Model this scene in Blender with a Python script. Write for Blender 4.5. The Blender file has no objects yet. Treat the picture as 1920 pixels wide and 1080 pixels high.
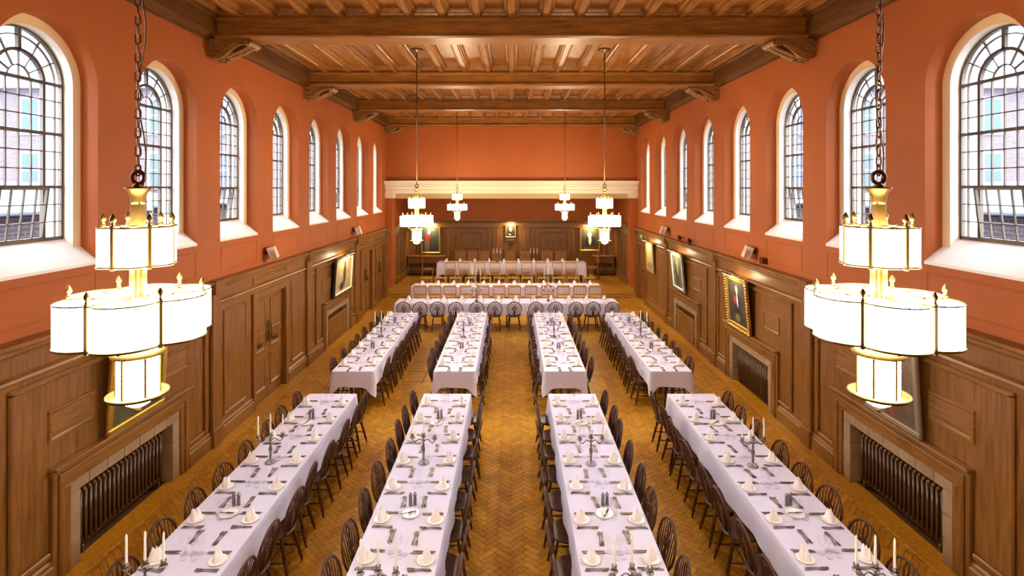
import bpy, math, random
import numpy as np
from mathutils import Matrix, Vector
R = random.Random(7)
PI = math.pi
scene = bpy.context.scene
COL = scene.collection

# ---------------------------------------------------------------- camera, world, exposure
CAMZ = 4.06
cam_data = bpy.data.cameras.new('camera')
cam = bpy.data.objects.new('camera', cam_data); COL.objects.link(cam)
cam.location = (0, 0, CAMZ); cam.rotation_euler = (PI / 2, 0, 0)
cam_data.sensor_width = 36; cam_data.lens = 1000 / 1920 * 36
cam_data.shift_x = 1 / 1920; cam_data.shift_y = -186 / 1920
cam_data.clip_start = 0.05; cam_data.clip_end = 300
scene.camera = cam
world = bpy.data.worlds.new('sky'); scene.world = world; world.use_nodes = True
bg = world.node_tree.nodes['Background']
bg.inputs['Color'].default_value = (0.80, 0.88, 1.0, 1); bg.inputs['Strength'].default_value = 23.0
vs = scene.view_settings
vs.view_transform = 'Standard'; vs.look = 'None'; vs.gamma = 1; vs.use_curve_mapping = False
vs.exposure = 0.58
LAMP = 46.0            # radiance of the chandelier shades
cy = scene.cycles
cy.use_denoising = True; cy.max_bounces = 5; cy.diffuse_bounces = 4; cy.glossy_bounces = 2; cy.use_adaptive_sampling = True; cy.adaptive_threshold = 0.06; cy.adaptive_min_samples = 16
cy.transparent_max_bounces = 32; cy.caustics_reflective = False; cy.caustics_refractive = False
cy.sample_clamp_indirect = 8.0; cy.use_light_tree = False

# ---------------------------------------------------------------- materials
def new_mat(name):
    m = bpy.data.materials.new(name); m.use_nodes = True
    nt = m.node_tree; b = nt.nodes['Principled BSDF']
    return m, nt, b
def N(nt, t, **kw):
    n = nt.nodes.new(t)
    for k, v in kw.items(): setattr(n, k, v)
    return n
def L(nt, a, b): nt.links.new(a, b)
def c4(c): return (c[0], c[1], c[2], 1)
def srgb(r, g, b):
    f = lambda u: (u / 255 / 12.92) if u / 255 <= 0.04045 else ((u / 255 + 0.055) / 1.055) ** 2.4
    return (f(r), f(g), f(b))
def ramp(nt, fac, stops):
    r = N(nt, 'ShaderNodeValToRGB')
    while len(r.color_ramp.elements) < len(stops): r.color_ramp.elements.new(0.5)
    for e, (p, c) in zip(r.color_ramp.elements, stops): e.position = p; e.color = c4(c)
    L(nt, fac, r.inputs[0]); return r.outputs[0]
def coords(nt, scale, out='Object'):
    t = N(nt, 'ShaderNodeTexCoord'); mp = N(nt, 'ShaderNodeMapping')
    mp.inputs['Scale'].default_value = scale
    L(nt, t.outputs[out], mp.inputs[0]); return mp.outputs[0]
def noise(nt, vec, scale=5, detail=3, rough=0.5):
    n = N(nt, 'ShaderNodeTexNoise'); n.inputs['Scale'].default_value = scale
    n.inputs['Detail'].default_value = detail; n.inputs['Roughness'].default_value = rough
    if vec is not None: L(nt, vec, n.inputs['Vector'])
    return n.outputs[0]
def bump(nt, b, h, strength=0.2, dist=0.01):
    n = N(nt, 'ShaderNodeBump'); n.inputs['Strength'].default_value = strength; n.inputs['Distance'].default_value = dist
    L(nt, h, n.inputs['Height']); L(nt, n.outputs[0], b.inputs['Normal'])
def wood(name, c1, c2, c3, rough=0.38, scale=(9, 9, 0.8), spec=0.5, rnd=False, island=False):
    m, nt, b = new_mat(name)
    v = coords(nt, scale)
    n1 = noise(nt, v, 4, 5, 0.6)
    col = ramp(nt, n1, [(0.28, c1), (0.5, c2), (0.75, c3)])
    if rnd or island:
        src = N(nt, 'ShaderNodeNewGeometry').outputs['Random Per Island'] if island else N(nt, 'ShaderNodeObjectInfo').outputs['Random']
        h = N(nt, 'ShaderNodeHueSaturation')
        mr = N(nt, 'ShaderNodeMapRange'); L(nt, src, mr.inputs[0])
        mr.inputs[3].default_value = 0.80; mr.inputs[4].default_value = 1.20
        L(nt, mr.outputs[0], h.inputs['Value']); L(nt, col, h.inputs['Color']); col = h.outputs[0]
    L(nt, col, b.inputs['Base Color'])
    b.inputs['Roughness'].default_value = rough; b.inputs['Specular IOR Level'].default_value = spec
    bump(nt, b, n1, 0.08, 0.004)
    return m
def plain(name, c, rough=0.5, metal=0.0, var=0.0, vscale=3, spec=0.5, emit=None, es=0, bumpy=0):
    m, nt, b = new_mat(name)
    b.inputs['Base Color'].default_value = c4(c); b.inputs['Roughness'].default_value = rough
    b.inputs['Metallic'].default_value = metal; b.inputs['Specular IOR Level'].default_value = spec
    if var or bumpy:
        n = noise(nt, coords(nt, (1, 1, 1)), vscale, 4)
        if var:
            lo = tuple(x * (1 - var) for x in c); hi = tuple(min(1, x * (1 + var)) for x in c)
            L(nt, ramp(nt, n, [(0.3, lo), (0.7, hi)]), b.inputs['Base Color'])
        if bumpy: bump(nt, b, n, bumpy, 0.01)
    if emit:
        b.inputs['Emission Color'].default_value = c4(emit); b.inputs['Emission Strength'].default_value = es
    return m
def glass_mat(name, tint=(1, 1, 1), gloss=0.08, rough=0.02, edge=0.6):
    m, nt, b = new_mat(name); nt.nodes.remove(b)
    out = nt.nodes['Material Output']
    t = N(nt, 'ShaderNodeBsdfTransparent'); t.inputs[0].default_value = c4(tint)
    g = N(nt, 'ShaderNodeBsdfGlossy'); g.inputs['Roughness'].default_value = rough
    fr = N(nt, 'ShaderNodeLayerWeight')
    pw = N(nt, 'ShaderNodeMath', operation='POWER'); L(nt, fr.outputs['Facing'], pw.inputs[0]); pw.inputs[1].default_value = 4.0
    ad = N(nt, 'ShaderNodeMath', operation='MULTIPLY_ADD'); L(nt, pw.outputs[0], ad.inputs[0])
    ad.inputs[1].default_value = edge; ad.inputs[2].default_value = gloss; ad.use_clamp = True
    mx = N(nt, 'ShaderNodeMixShader'); L(nt, ad.outputs[0], mx.inputs[0]); L(nt, t.outputs[0], mx.inputs[1]); L(nt, g.outputs[0], mx.inputs[2])
    L(nt, mx.outputs[0], out.inputs[0]); return m

M = {}
M['paint'] = plain('terracotta_paint', srgb(171, 89, 37), 0.62, var=0.05, vscale=1.2, spec=0.3)
M['cream'] = plain('cream_plaster', srgb(246, 238, 222), 0.6, spec=0.3)
M['surround'] = plain('lamp_tinted_cream_paint', srgb(238, 206, 154), 0.55, spec=0.3)  # yellow lamplight on the architrave faces is put into this cream
M['soffit'] = plain('shaded_cream_paint', srgb(206, 172, 122), 0.55, spec=0.3)  # trim cream darkened: the shade on the soffit beam is in the colour
M['plate'] = wood('dark_wall_plate_timber', srgb(78, 44, 14), srgb(100, 60, 22), srgb(124, 78, 32), 0.4, (6, 0.6, 6))
M['creamtrim'] = plain('cream_trim_paint', srgb(238, 222, 188), 0.5, spec=0.3)
M['wain'] = wood('oak_panelling', srgb(98, 60, 22), srgb(126, 80, 32), srgb(148, 98, 42), 0.36, (6, 6, 0.5))
M['wainh'] = wood('oak_mouldings', srgb(102, 64, 24), srgb(132, 86, 36), srgb(152, 102, 46), 0.34, (6, 0.5, 6))
M['ceil'] = wood('ceiling_timber', srgb(112, 66, 20), srgb(144, 90, 32), srgb(168, 112, 46), 0.36, (0.6, 6, 6))
M['joist'] = wood('joist_timber', srgb(124, 76, 26), srgb(154, 100, 40), srgb(178, 122, 54), 0.34, (6, 0.6, 6))
M['ceilpanel'] = wood('ceiling_panel_oak', srgb(120, 72, 26), srgb(150, 94, 38), srgb(172, 114, 52), 0.32, (5, 0.8, 5), rnd=True)
M['corbel'] = wood('carved_oak', srgb(112, 70, 30), srgb(146, 98, 48), srgb(176, 128, 70), 0.35, (6, 6, 6))
M['block'] = wood('parquet_block', srgb(158, 104, 24), srgb(188, 132, 36), srgb(206, 150, 46), 0.34, (5, 5, 5), rnd=True)
M['blocks'] = wood('parquet_field', srgb(158, 104, 24), srgb(188, 132, 36), srgb(206, 150, 46), 0.34, (5, 5, 5), island=True)
M['joint'] = plain('parquet_joint', srgb(92, 56, 20), 0.7)
M['chair'] = wood('dark_elm', srgb(56, 30, 18), srgb(76, 44, 28), srgb(94, 58, 38), 0.34, (6, 6, 2), spec=0.25)
M['light'] = wood('light_beech', srgb(166, 116, 44), srgb(186, 134, 54), srgb(200, 150, 68), 0.4, (6, 6, 2))
M['carved'] = wood('carved_chair_oak', srgb(126, 78, 34), srgb(152, 98, 48), srgb(172, 118, 62), 0.4, (6, 6, 2))
M['cloth'] = plain('white_linen', srgb(214, 206, 219), 0.85, spec=0.1, bumpy=0.05, vscale=6)
M['napkin'] = plain('white_napkin_linen', srgb(248, 240, 238), 0.85, spec=0.1)
M['china'] = plain('white_china', srgb(244, 238, 230), 0.18)
M['silver'] = plain('polished_silver', srgb(140, 134, 130), 0.17, metal=1.0, bumpy=0.5, vscale=140)
M['glass'] = glass_mat('drinking_glass', (0.985, 0.98, 0.99), 0.02, 0.05, 0.35)
M['pane'] = glass_mat('window_glass', (0.93, 0.96, 1.0), 0.02, 0.01, 0.5)
M['wax'] = plain('candle_wax', srgb(250, 244, 228), 0.45)
M['brass'] = plain('antique_brass', srgb(98, 76, 36), 0.40, metal=0.9)
M['chain'] = plain('bronzed_iron', srgb(120, 86, 56), 0.4, metal=0.9)
M['iron'] = plain('window_iron', srgb(86, 72, 58), 0.45, metal=0.3)
M['radiator'] = plain('brown_radiator_paint', srgb(92, 62, 36), 0.32, metal=0.2)
M['stone'] = plain('sandstone', srgb(150, 120, 86), 0.7, var=0.12, vscale=5)
M['dark'] = plain('dark_niche_brick', srgb(70, 48, 32), 0.8)  # even dark brown for the niche sides, top and back
M['speaker'] = plain('white_speaker_plastic', srgb(226, 206, 178), 0.5)
M['gold'] = plain('gilt_frame', srgb(214, 172, 84), 0.32, metal=0.85, var=0.15, vscale=30, bumpy=0.3)
M['blackframe'] = plain('ebonised_frame', srgb(52, 40, 30), 0.35)
M['greyframe'] = plain('grey_wood_frame', srgb(128, 112, 88), 0.4)
M['green'] = plain('exit_green', srgb(60, 150, 70), 0.4)
M['white'] = plain('white_paint', srgb(240, 240, 240), 0.5)
M['shade'] = plain('lit_vellum_shade', (0.9, 0.85, 0.75), 0.6, emit=(1.0, 0.84, 0.58), es=LAMP)
M['plight'] = plain('lit_picture_tube', (0.9, 0.85, 0.75), 0.6, emit=(1.0, 0.8, 0.5), es=30)
M['slate'] = plain('slate_roof', srgb(86, 94, 108), 0.6, var=0.2, vscale=8)
M['lead'] = plain('lead_flat_roof', srgb(104, 112, 122), 0.6, var=0.1)
M['sash'] = plain('white_sash_paint', srgb(206, 208, 212), 0.4)
M['sashglass'] = plain('dark_sash_glass', srgb(70, 82, 98), 0.1)
M['paving'] = plain('yard_paving', srgb(150, 146, 140), 0.8, var=0.1)
def brick_mat():
    m, nt, b = new_mat('brown_stock_brick')
    t = N(nt, 'ShaderNodeTexCoord'); sp = N(nt, 'ShaderNodeSeparateXYZ'); L(nt, t.outputs['Object'], sp.inputs[0])
    ad = N(nt, 'ShaderNodeMath', operation='ADD'); L(nt, sp.outputs[0], ad.inputs[0]); L(nt, sp.outputs[1], ad.inputs[1])
    cb = N(nt, 'ShaderNodeCombineXYZ'); L(nt, ad.outputs[0], cb.inputs[0]); L(nt, sp.outputs[2], cb.inputs[1])
    k = N(nt, 'ShaderNodeTexBrick'); L(nt, cb.outputs[0], k.inputs['Vector'])
    k.inputs['Color1'].default_value = c4(srgb(80, 62, 62)); k.inputs['Color2'].default_value = c4(srgb(64, 50, 52))
    k.inputs['Mortar'].default_value = c4(srgb(94, 90, 92)); k.inputs['Scale'].default_value = 1
    k.inputs['Brick Width'].default_value = 0.225; k.inputs['Row Height'].default_value = 0.075; k.inputs['Mortar Size'].default_value = 0.008
    L(nt, k.outputs[0], b.inputs['Base Color']); b.inputs['Roughness'].default_value = 0.85
    return m
M['brick'] = brick_mat()
def canvas_mat(name, bgc, bg2, blobs):
    m, nt, b = new_mat(name)
    t = N(nt, 'ShaderNodeTexCoord'); sp = N(nt, 'ShaderNodeSeparateXYZ'); L(nt, t.outputs['Generated'], sp.inputs[0])
    n = noise(nt, t.outputs['Generated'], 6, 4)
    col = ramp(nt, n, [(0.3, bgc), (0.7, bg2)])
    for (cx, cz, rx, rz, c) in blobs:
        def ax(o, c0, r0):
            s = N(nt, 'ShaderNodeMath', operation='SUBTRACT'); L(nt, o, s.inputs[0]); s.inputs[1].default_value = c0
            d = N(nt, 'ShaderNodeMath', operation='DIVIDE'); L(nt, s.outputs[0], d.inputs[0]); d.inputs[1].default_value = r0
            q = N(nt, 'ShaderNodeMath', operation='MULTIPLY'); L(nt, d.outputs[0], q.inputs[0]); L(nt, d.outputs[0], q.inputs[1])
            return q.outputs[0]
        a = N(nt, 'ShaderNodeMath', operation='ADD'); L(nt, ax(sp.outputs[0], cx, rx), a.inputs[0]); L(nt, ax(sp.outputs[2], cz, rz), a.inputs[1])
        mr = N(nt, 'ShaderNodeMapRange'); mr.inputs[1].default_value = 1.45; mr.inputs[2].default_value = 0.45; L(nt, a.outputs[0], mr.inputs[0])
        mx = N(nt, 'ShaderNodeMix', data_type='RGBA'); L(nt, mr.outputs[0], mx.inputs[0]); L(nt, col, mx.inputs[6]); mx.inputs[7].default_value = c4(c)
        col = mx.outputs[2]
    L(nt, col, b.inputs['Base Color']); b.inputs['Roughness'].default_value = 0.35
    return m

# ---------------------------------------------------------------- mesh helpers
class MB:
    def __init__(s): s.v = []; s.f = []; s.sm = []
    def add(s, vs, fs, smooth=False):
        o = len(s.v); s.v.extend(vs)
        for f in fs: s.f.append(tuple(i + o for i in f)); s.sm.append(smooth)
        return s
    def box(s, x0, y0, z0, x1, y1, z1):
        return s.add([(x0,y0,z0),(x1,y0,z0),(x1,y1,z0),(x0,y1,z0),(x0,y0,z1),(x1,y0,z1),(x1,y1,z1),(x0,y1,z1)],
            [(0,3,2,1),(4,5,6,7),(0,1,5,4),(1,2,6,5),(2,3,7,6),(3,0,4,7)])
    def cbox(s, x0, y0, z0, x1, y1, z1, c=0.008):
        if x0 > x1: x0, x1 = x1, x0
        if y0 > y1: y0, y1 = y1, y0
        if z0 > z1: z0, z1 = z1, z0
        c = min(c, (x1-x0)*.45, (y1-y0)*.45, (z1-z0)*.45)
        lo = (x0,y0,z0); hi = (x1,y1,z1); vs = []; idx = {}
        for sx in (0,1):
            for sy in (0,1):
                for sz in (0,1):
                    for ax in range(3):
                        p = []
                        for a, sg in enumerate((sx,sy,sz)):
                            e = hi[a] if sg else lo[a]
                            if a != ax: e += -c if sg else c
                            p.append(e)
                        idx[(sx,sy,sz,ax)] = len(vs); vs.append(tuple(p))
        fs = []
        for ax in range(3):
            a, b = [i for i in range(3) if i != ax]
            for sg in (0,1):
                q = []
                for (u, w) in ((0,0),(1,0),(1,1),(0,1)):
                    k = [0,0,0]; k[ax] = sg; k[a] = u; k[b] = w; q.append(idx[(*k, ax)])
                fs.append(tuple(q))
        for ax in range(3):
            a, b = [i for i in range(3) if i != ax]
            for u in (0,1):
                for w in (0,1):
                    k0 = [0,0,0]; k1 = [0,0,0]; k0[ax] = 0; k1[ax] = 1
                    for k in (k0,k1): k[a] = u; k[b] = w
                    fs.append((idx[(*k0,a)], idx[(*k1,a)], idx[(*k1,b)], idx[(*k0,b)]))
        for sx in (0,1):
            for sy in (0,1):
                for sz in (0,1): fs.append(tuple(idx[(sx,sy,sz,a)] for a in range(3)))
        return s.add(vs, fs)
    def tube(s, pts, r, n=8, closed=False, caps=True, smooth=True, flat=None):
        pts = [Vector(p) for p in pts]; m = len(pts)
        rs = r if isinstance(r, (list, tuple)) else [r] * m
        vs = []; up = None
        for i, p in enumerate(pts):
            a = pts[(i-1) % m] if (closed or i > 0) else p
            b = pts[(i+1) % m] if (closed or i < m-1) else p
            t = (b - a).normalized() if (b-a).length > 1e-9 else Vector((0,0,1))
            if up is None:
                up = Vector((0,0,1)) if abs(t.z) < 0.9 else Vector((1,0,0))
            u = (up - t * up.dot(t))
            if u.length < 1e-6: u = t.orthogonal()
            u.normalize(); up = u; w = t.cross(u)
            for k in range(n):
                an = 2*PI*(k+0.5)/n
                q = p + (u*math.cos(an)*(flat or 1) + w*math.sin(an)) * rs[i]
                vs.append(tuple(q))
        fs = []
        for i in range(m if closed else m-1):
            j = (i+1) % m
            for k in range(n):
                l = (k+1) % n
                fs.append((i*n+k, i*n+l, j*n+l, j*n+k))
        if caps and not closed:
            fs.append(tuple(range(n))[::-1]); fs.append(tuple((m-1)*n+k for k in range(n)))
        return s.add(vs, fs, smooth)
    def lathe(s, prof, n=16, c=(0,0,0), smooth=True, capb=True, capt=True):
        vs = []; fs = []
        for (r, z) in prof:
            for k in range(n):
                a = 2*PI*k/n; vs.append((c[0]+r*math.cos(a), c[1]+r*math.sin(a), c[2]+z))
        for i in range(len(prof)-1):
            for k in range(n):
                l = (k+1) % n; fs.append((i*n+k, i*n+l, (i+1)*n+l, (i+1)*n+k))
        if capb and prof[0][0] > 1e-6: fs.append(tuple(range(n))[::-1])
        if capt and prof[-1][0] > 1e-6: fs.append(tuple((len(prof)-1)*n+k for k in range(n)))
        return s.add(vs, fs, smooth)
    def prism(s, poly, a, b, fn):           # poly of 2D points, extruded from a to b; fn(u, v, w) -> xyz
        n = len(poly)
        vs = [fn(u, v, a) for u, v in poly] + [fn(u, v, b) for u, v in poly]
        fs = [tuple(range(n))[::-1], tuple(range(n, 2*n))] + [(i, (i+1) % n, n+(i+1) % n, n+i) for i in range(n)]
        return s.add(vs, fs)
    def strip(s, P, Q, smooth=False, closed=False):  # quads between two point rows
        n = len(P); o = [(i, (i+1) % n, n+(i+1) % n, n+i) for i in range(n if closed else n-1)]
        return s.add(list(P) + list(Q), o, smooth)
    def mesh(s, name):
        me = bpy.data.meshes.new(name); me.from_pydata(s.v, [], s.f)
        me.polygons.foreach_set('use_smooth', s.sm); me.update(); return me
    def obj(s, name, mat, parent=None, **kw): return mk(name, s.mesh(name), mat, parent, **kw)
def mk(name, me, mat=None, parent=None, loc=None, rot=None):
    if mat is not None and len(me.materials) == 0: me.materials.append(M[mat] if isinstance(mat, str) else mat)
    o = bpy.data.objects.new(name, me); COL.objects.link(o)
    if parent is not None: o.parent = parent
    if loc: o.location = loc
    if rot: o.rotation_euler = rot
    return o
def empty(name, loc=(0,0,0), rz=0.0):
    o = bpy.data.objects.new(name, None); COL.objects.link(o); o.location = loc; o.rotation_euler = (0,0,rz)
    o.empty_display_size = 0.1; return o
def tag(o, label=None, cat=None, group=None, kind=None):
    if label: o['label'] = label
    if cat: o['category'] = cat
    if group: o['group'] = group
    if kind: o['kind'] = kind
    return o
KIDS = {}
def kids(o):
    if o.name not in KIDS: KIDS[o.name] = [c for c in o.children]
    return KIDS[o.name]
def dup(root, loc, rz, label, group=None, cat=None):
    r = root.copy(); COL.objects.link(r); r.location = loc; r.rotation_euler = (0,0,rz); r['label'] = label
    if group: r['group'] = group
    for ch in kids(root):
        c = ch.copy(); COL.objects.link(c); c.parent = r
        for g in kids(ch):
            d = g.copy(); COL.objects.link(d); d.parent = c
    return r
class Proto:                                 # the first use moves the prototype itself, later ones copy it
    def __init__(s, root): s.r = root; s.used = False
    def place(s, loc, rz, label, group):
        if not s.used:
            kids(s.r)
            for c in kids(s.r): kids(c)
            s.used = True; s.r.location = loc; s.r.rotation_euler = (0,0,rz); s.r['label'] = label; s.r['group'] = group; return s.r
        return dup(s.r, loc, rz, label, group)
ORD = ['first','second','third','fourth','fifth','sixth','seventh','eighth','ninth','tenth','eleventh','twelfth','thirteenth']
# ================================================================ THE SETTING
W = 4.8; FACE = 4.72
WIN0, WSTEP = 5.545, 1.943
RO, RI, ZS, ZSILL, ZGL = 0.645, 0.535, 5.222, 3.22, 3.50
ZTOP = 7.0
# ---------------------------------------------------------------- floor: base, parquet blocks, border boards
fl = MB().box(-5.0, -2.2, -0.3, 5.0, 20.3, -0.006).obj('floor', 'joint'); tag(fl, kind='structure')
BL, BW = 0.216, 0.072
def block_corners(a0, a1, b0, b1):
    q = 1/math.sqrt(2)
    return [((a-b)*q, (a+b)*q) for a, b in ((a0,b0),(a1,b0),(a1,b1),(a0,b1))]
cells = []
nx = int(9.2/(BL*math.sqrt(2)))+2; ny = int(19/(BW*math.sqrt(2)))+4
for i in range(-nx//2-1, nx//2+2):
    for k in range(-2, ny):
        ox, oy = i*BL*math.sqrt(2)+0.02, 2.4+k*BW*math.sqrt(2)
        for kind in (0, 1):
            g = 0.0012
            if kind == 0: c = block_corners(0+g, BL-g, 0+g, BW-g)
            else: c = block_corners(BL+g, BL+BW-g, BW-BL+g, BW-g)
            c = [(x+ox, y+oy) for x, y in c]
            cx = sum(p[0] for p in c)/4; cyy = sum(p[1] for p in c)/4
            if abs(cx) > 4.52 or cyy < 2.5 or cyy > 19.95: continue
            c = [(max(-4.5, min(4.5, x)), min(19.95, y)) for x, y in c]
            cells.append((cyy, cx, c))
def free_floor(x, y):
    if y < 5.75 or abs(x) > 0.93*y: return False
    if abs(x) < 0.33: return y < 8.4
    if -2.22 < x < -1.72 or 1.72 < x < 2.15: return y < 7.6
    return (x < -3.62 and x > -4.5 and y < 8.2) or (x > 3.66 and x < 4.5 and y < 8.2)
near = sorted([c for c in cells if free_floor(c[1], c[0])])[:300]
nset = set(id(c) for c in near)
def block_geo(mb, c, cx=0, cy_=0):
    ax = sum(p[0] for p in c)/4; ay = sum(p[1] for p in c)/4
    top = [(x+(ax-x)*0.03-cx, y+(ay-y)*0.03-cy_, 0.0) for x, y in c]; bot = [(x-cx, y-cy_, -0.006) for x, y in c]
    mb.add(top+bot, [(0,1,2,3),(4,5,1,0),(5,6,2,1),(6,7,3,2),(7,4,0,3)])
fm = MB()
for c in cells:
    if id(c) not in nset: block_geo(fm, c[2])
tag(fm.obj('parquet_blocks', 'blocks', fl), 'oak herringbone parquet blocks covering the hall floor', kind='stuff')
for c in near:
    b_ = MB(); block_geo(b_, c[2], c[1], c[0]); b_.obj('parquet_block', 'block', fl, loc=(c[1], c[0], 0))
for s in (-1, 1):
    for j in range(8):
        b_ = MB(); b_.cbox(s*4.5 if s > 0 else s*4.79, 2.5+j*2.19, -0.006, s*4.79 if s > 0 else s*4.5, 2.5+(j+1)*2.19-0.002, 0.001, 0.002)
        b_.obj('border_board', 'block', fl)
for (x0, y0, x1, y1) in ((-2.3,11.2,-1.86,11.22),(-2.3,12.5,-1.86,12.52),(-2.3,11.85,-1.86,11.87),(-1.88,11.2,-1.86,11.85)):
    MB().box(x0, y0, -0.004, x1, y1, 0.002).obj('hatch_edge_strip', 'joint', fl)

# ---------------------------------------------------------------- side walls with arched openings
WK = list(range(-2, 8))
def arch(yc, r, zs, n=24): return [(yc + r*math.cos(PI*i/n), zs + r*math.sin(PI*i/n)) for i in range(n+1)]
def wall_face(mb, X, r, zb, ztop, y0, y1, zsill):
    ys = [WIN0 + WSTEP*k for k in WK]; prev = y0
    for yc in ys:
        mb.add([(X,prev,zb),(X,yc-r,zb),(X,yc-r,ztop),(X,prev,ztop)], [(0,1,2,3)])
        mb.add([(X,yc-r,zb),(X,yc+r,zb),(X,yc+r,zsill),(X,yc-r,zsill)], [(0,1,2,3)])
        a = arch(yc, r, ZS)
        mb.strip([(X,y,z) for y, z in a], [(X,y,ztop) for y, z in a])
        prev = yc + r
    mb.add([(X,prev,zb),(X,y1,zb),(X,y1,ztop),(X,prev,ztop)], [(0,1,2,3)])
for s, side in ((-1, 'left'), (1, 'right')):
    mb = MB()
    wall_face(mb, s*W, RO, 2.42, ZTOP, -2.2, 20.6, ZSILL)
    for k in WK:
        yc = WIN0 + WSTEP*k; a = arch(yc, RO, ZS)
        mb.strip([(s*W,y,z) for y, z in a], [(s*(W+.2),y,z) for y, z in a], True)
        for sg in (-1, 1):
            y = yc + sg*RO
            mb.add([(s*W,y,ZSILL),(s*(W+.2),y,3.39),(s*(W+.2),y,ZS),(s*W,y,ZS)], [(0,1,2,3)])
    mb.add([(s*W,-2.2,2.42),(s*W,20.6,2.42),(s*4.98,20.6,2.42),(s*4.98,-2.2,2.42)], [(0,1,2,3)])
    mb.add([(s*4.98,-2.2,-.3),(s*4.98,20.6,-.3),(s*4.98,20.6,2.42),(s*4.98,-2.2,2.42)], [(0,1,2,3)])
    wl = mb.obj('wall_'+side, 'paint'); tag(wl, kind='structure')
    for k in WK[2:]:
        yc = WIN0 + WSTEP*k; pm = MB(); rg = [[(s*(W-w_), yc+a*(RO-.02-i), (2.70+i if b < 0 else 3.10-i)) for a, b in ((-1,-1),(1,-1),(1,1),(-1,1))] for i, w_ in ((0,-.001),(.006,.008),(.018,.008),(.024,-.001))]
        for p_, q_ in zip(rg, rg[1:]): pm.strip(p_, q_, closed=True)
        pm.obj('plaster_panel_moulding', 'paint', wl)
    mb = MB(); wall_face(mb, s*5.32, RI, -0.5, 7.3, -2.3, 24.5, ZGL-.05)
    mb.obj('brick_outer_face', 'brick', wl)

# ---------------------------------------------------------------- windows
XG = W + 0.33          # plane of the iron frames
VB = [-.44, -.29, -.145, 0, .145, .29, .44]; HB = [3.5, 4.08, 4.67, 5.222]
def bar(mb, s, p, q, w=.012, d=.02, x=None):      # a flat bar in the window plane from (y,z) to (y,z)
    x = XG if x is None else x
    dy, dz = q[0]-p[0], q[1]-p[1]; l = math.hypot(dy, dz); ny_, nz = -dz/l*w/2, dy/l*w/2
    poly = [(p[0]+ny_,p[1]+nz),(q[0]+ny_,q[1]+nz),(q[0]-ny_,q[1]-nz),(p[0]-ny_,p[1]-nz)]
    mb.prism(poly, x-d/2, x+d/2, lambda u, v, w_: (s*w_, u, v))
def arcbar(mb, s, yc, r, w, d, n=20):
    a = arch(yc, r-w/2, ZS, n); b = arch(yc, r+w/2, ZS, n)
    for x in (XG-d/2, XG+d/2): mb.strip([(s*x,y,z) for y, z in a], [(s*x,y,z) for y, z in b])
    for q in (a, b): mb.strip([(s*(XG-d/2),y,z) for y, z in q], [(s*(XG+d/2),y,z) for y, z in q])
pane_cache = {}
def rect_pane(s, y0, y1, z0, z1, parent, tilt=None):
    key = (round(y1-y0,4), round(z1-z0,4))
    if key not in pane_cache:
        pane_cache[key] = MB().box(-.0015, -(y1-y0)/2, -(z1-z0)/2, .0015, (y1-y0)/2, (z1-z0)/2).mesh('pane')
    x, zc = XG, (z0+z1)/2
    if tilt: x = XG - (zc-HB[0])*math.sin(tilt)
    return mk('pane', pane_cache[key], 'pane', parent, loc=(s*x, (y0+y1)/2, zc), rot=(0, -s*tilt, 0) if tilt else None)
wn = 0
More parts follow.
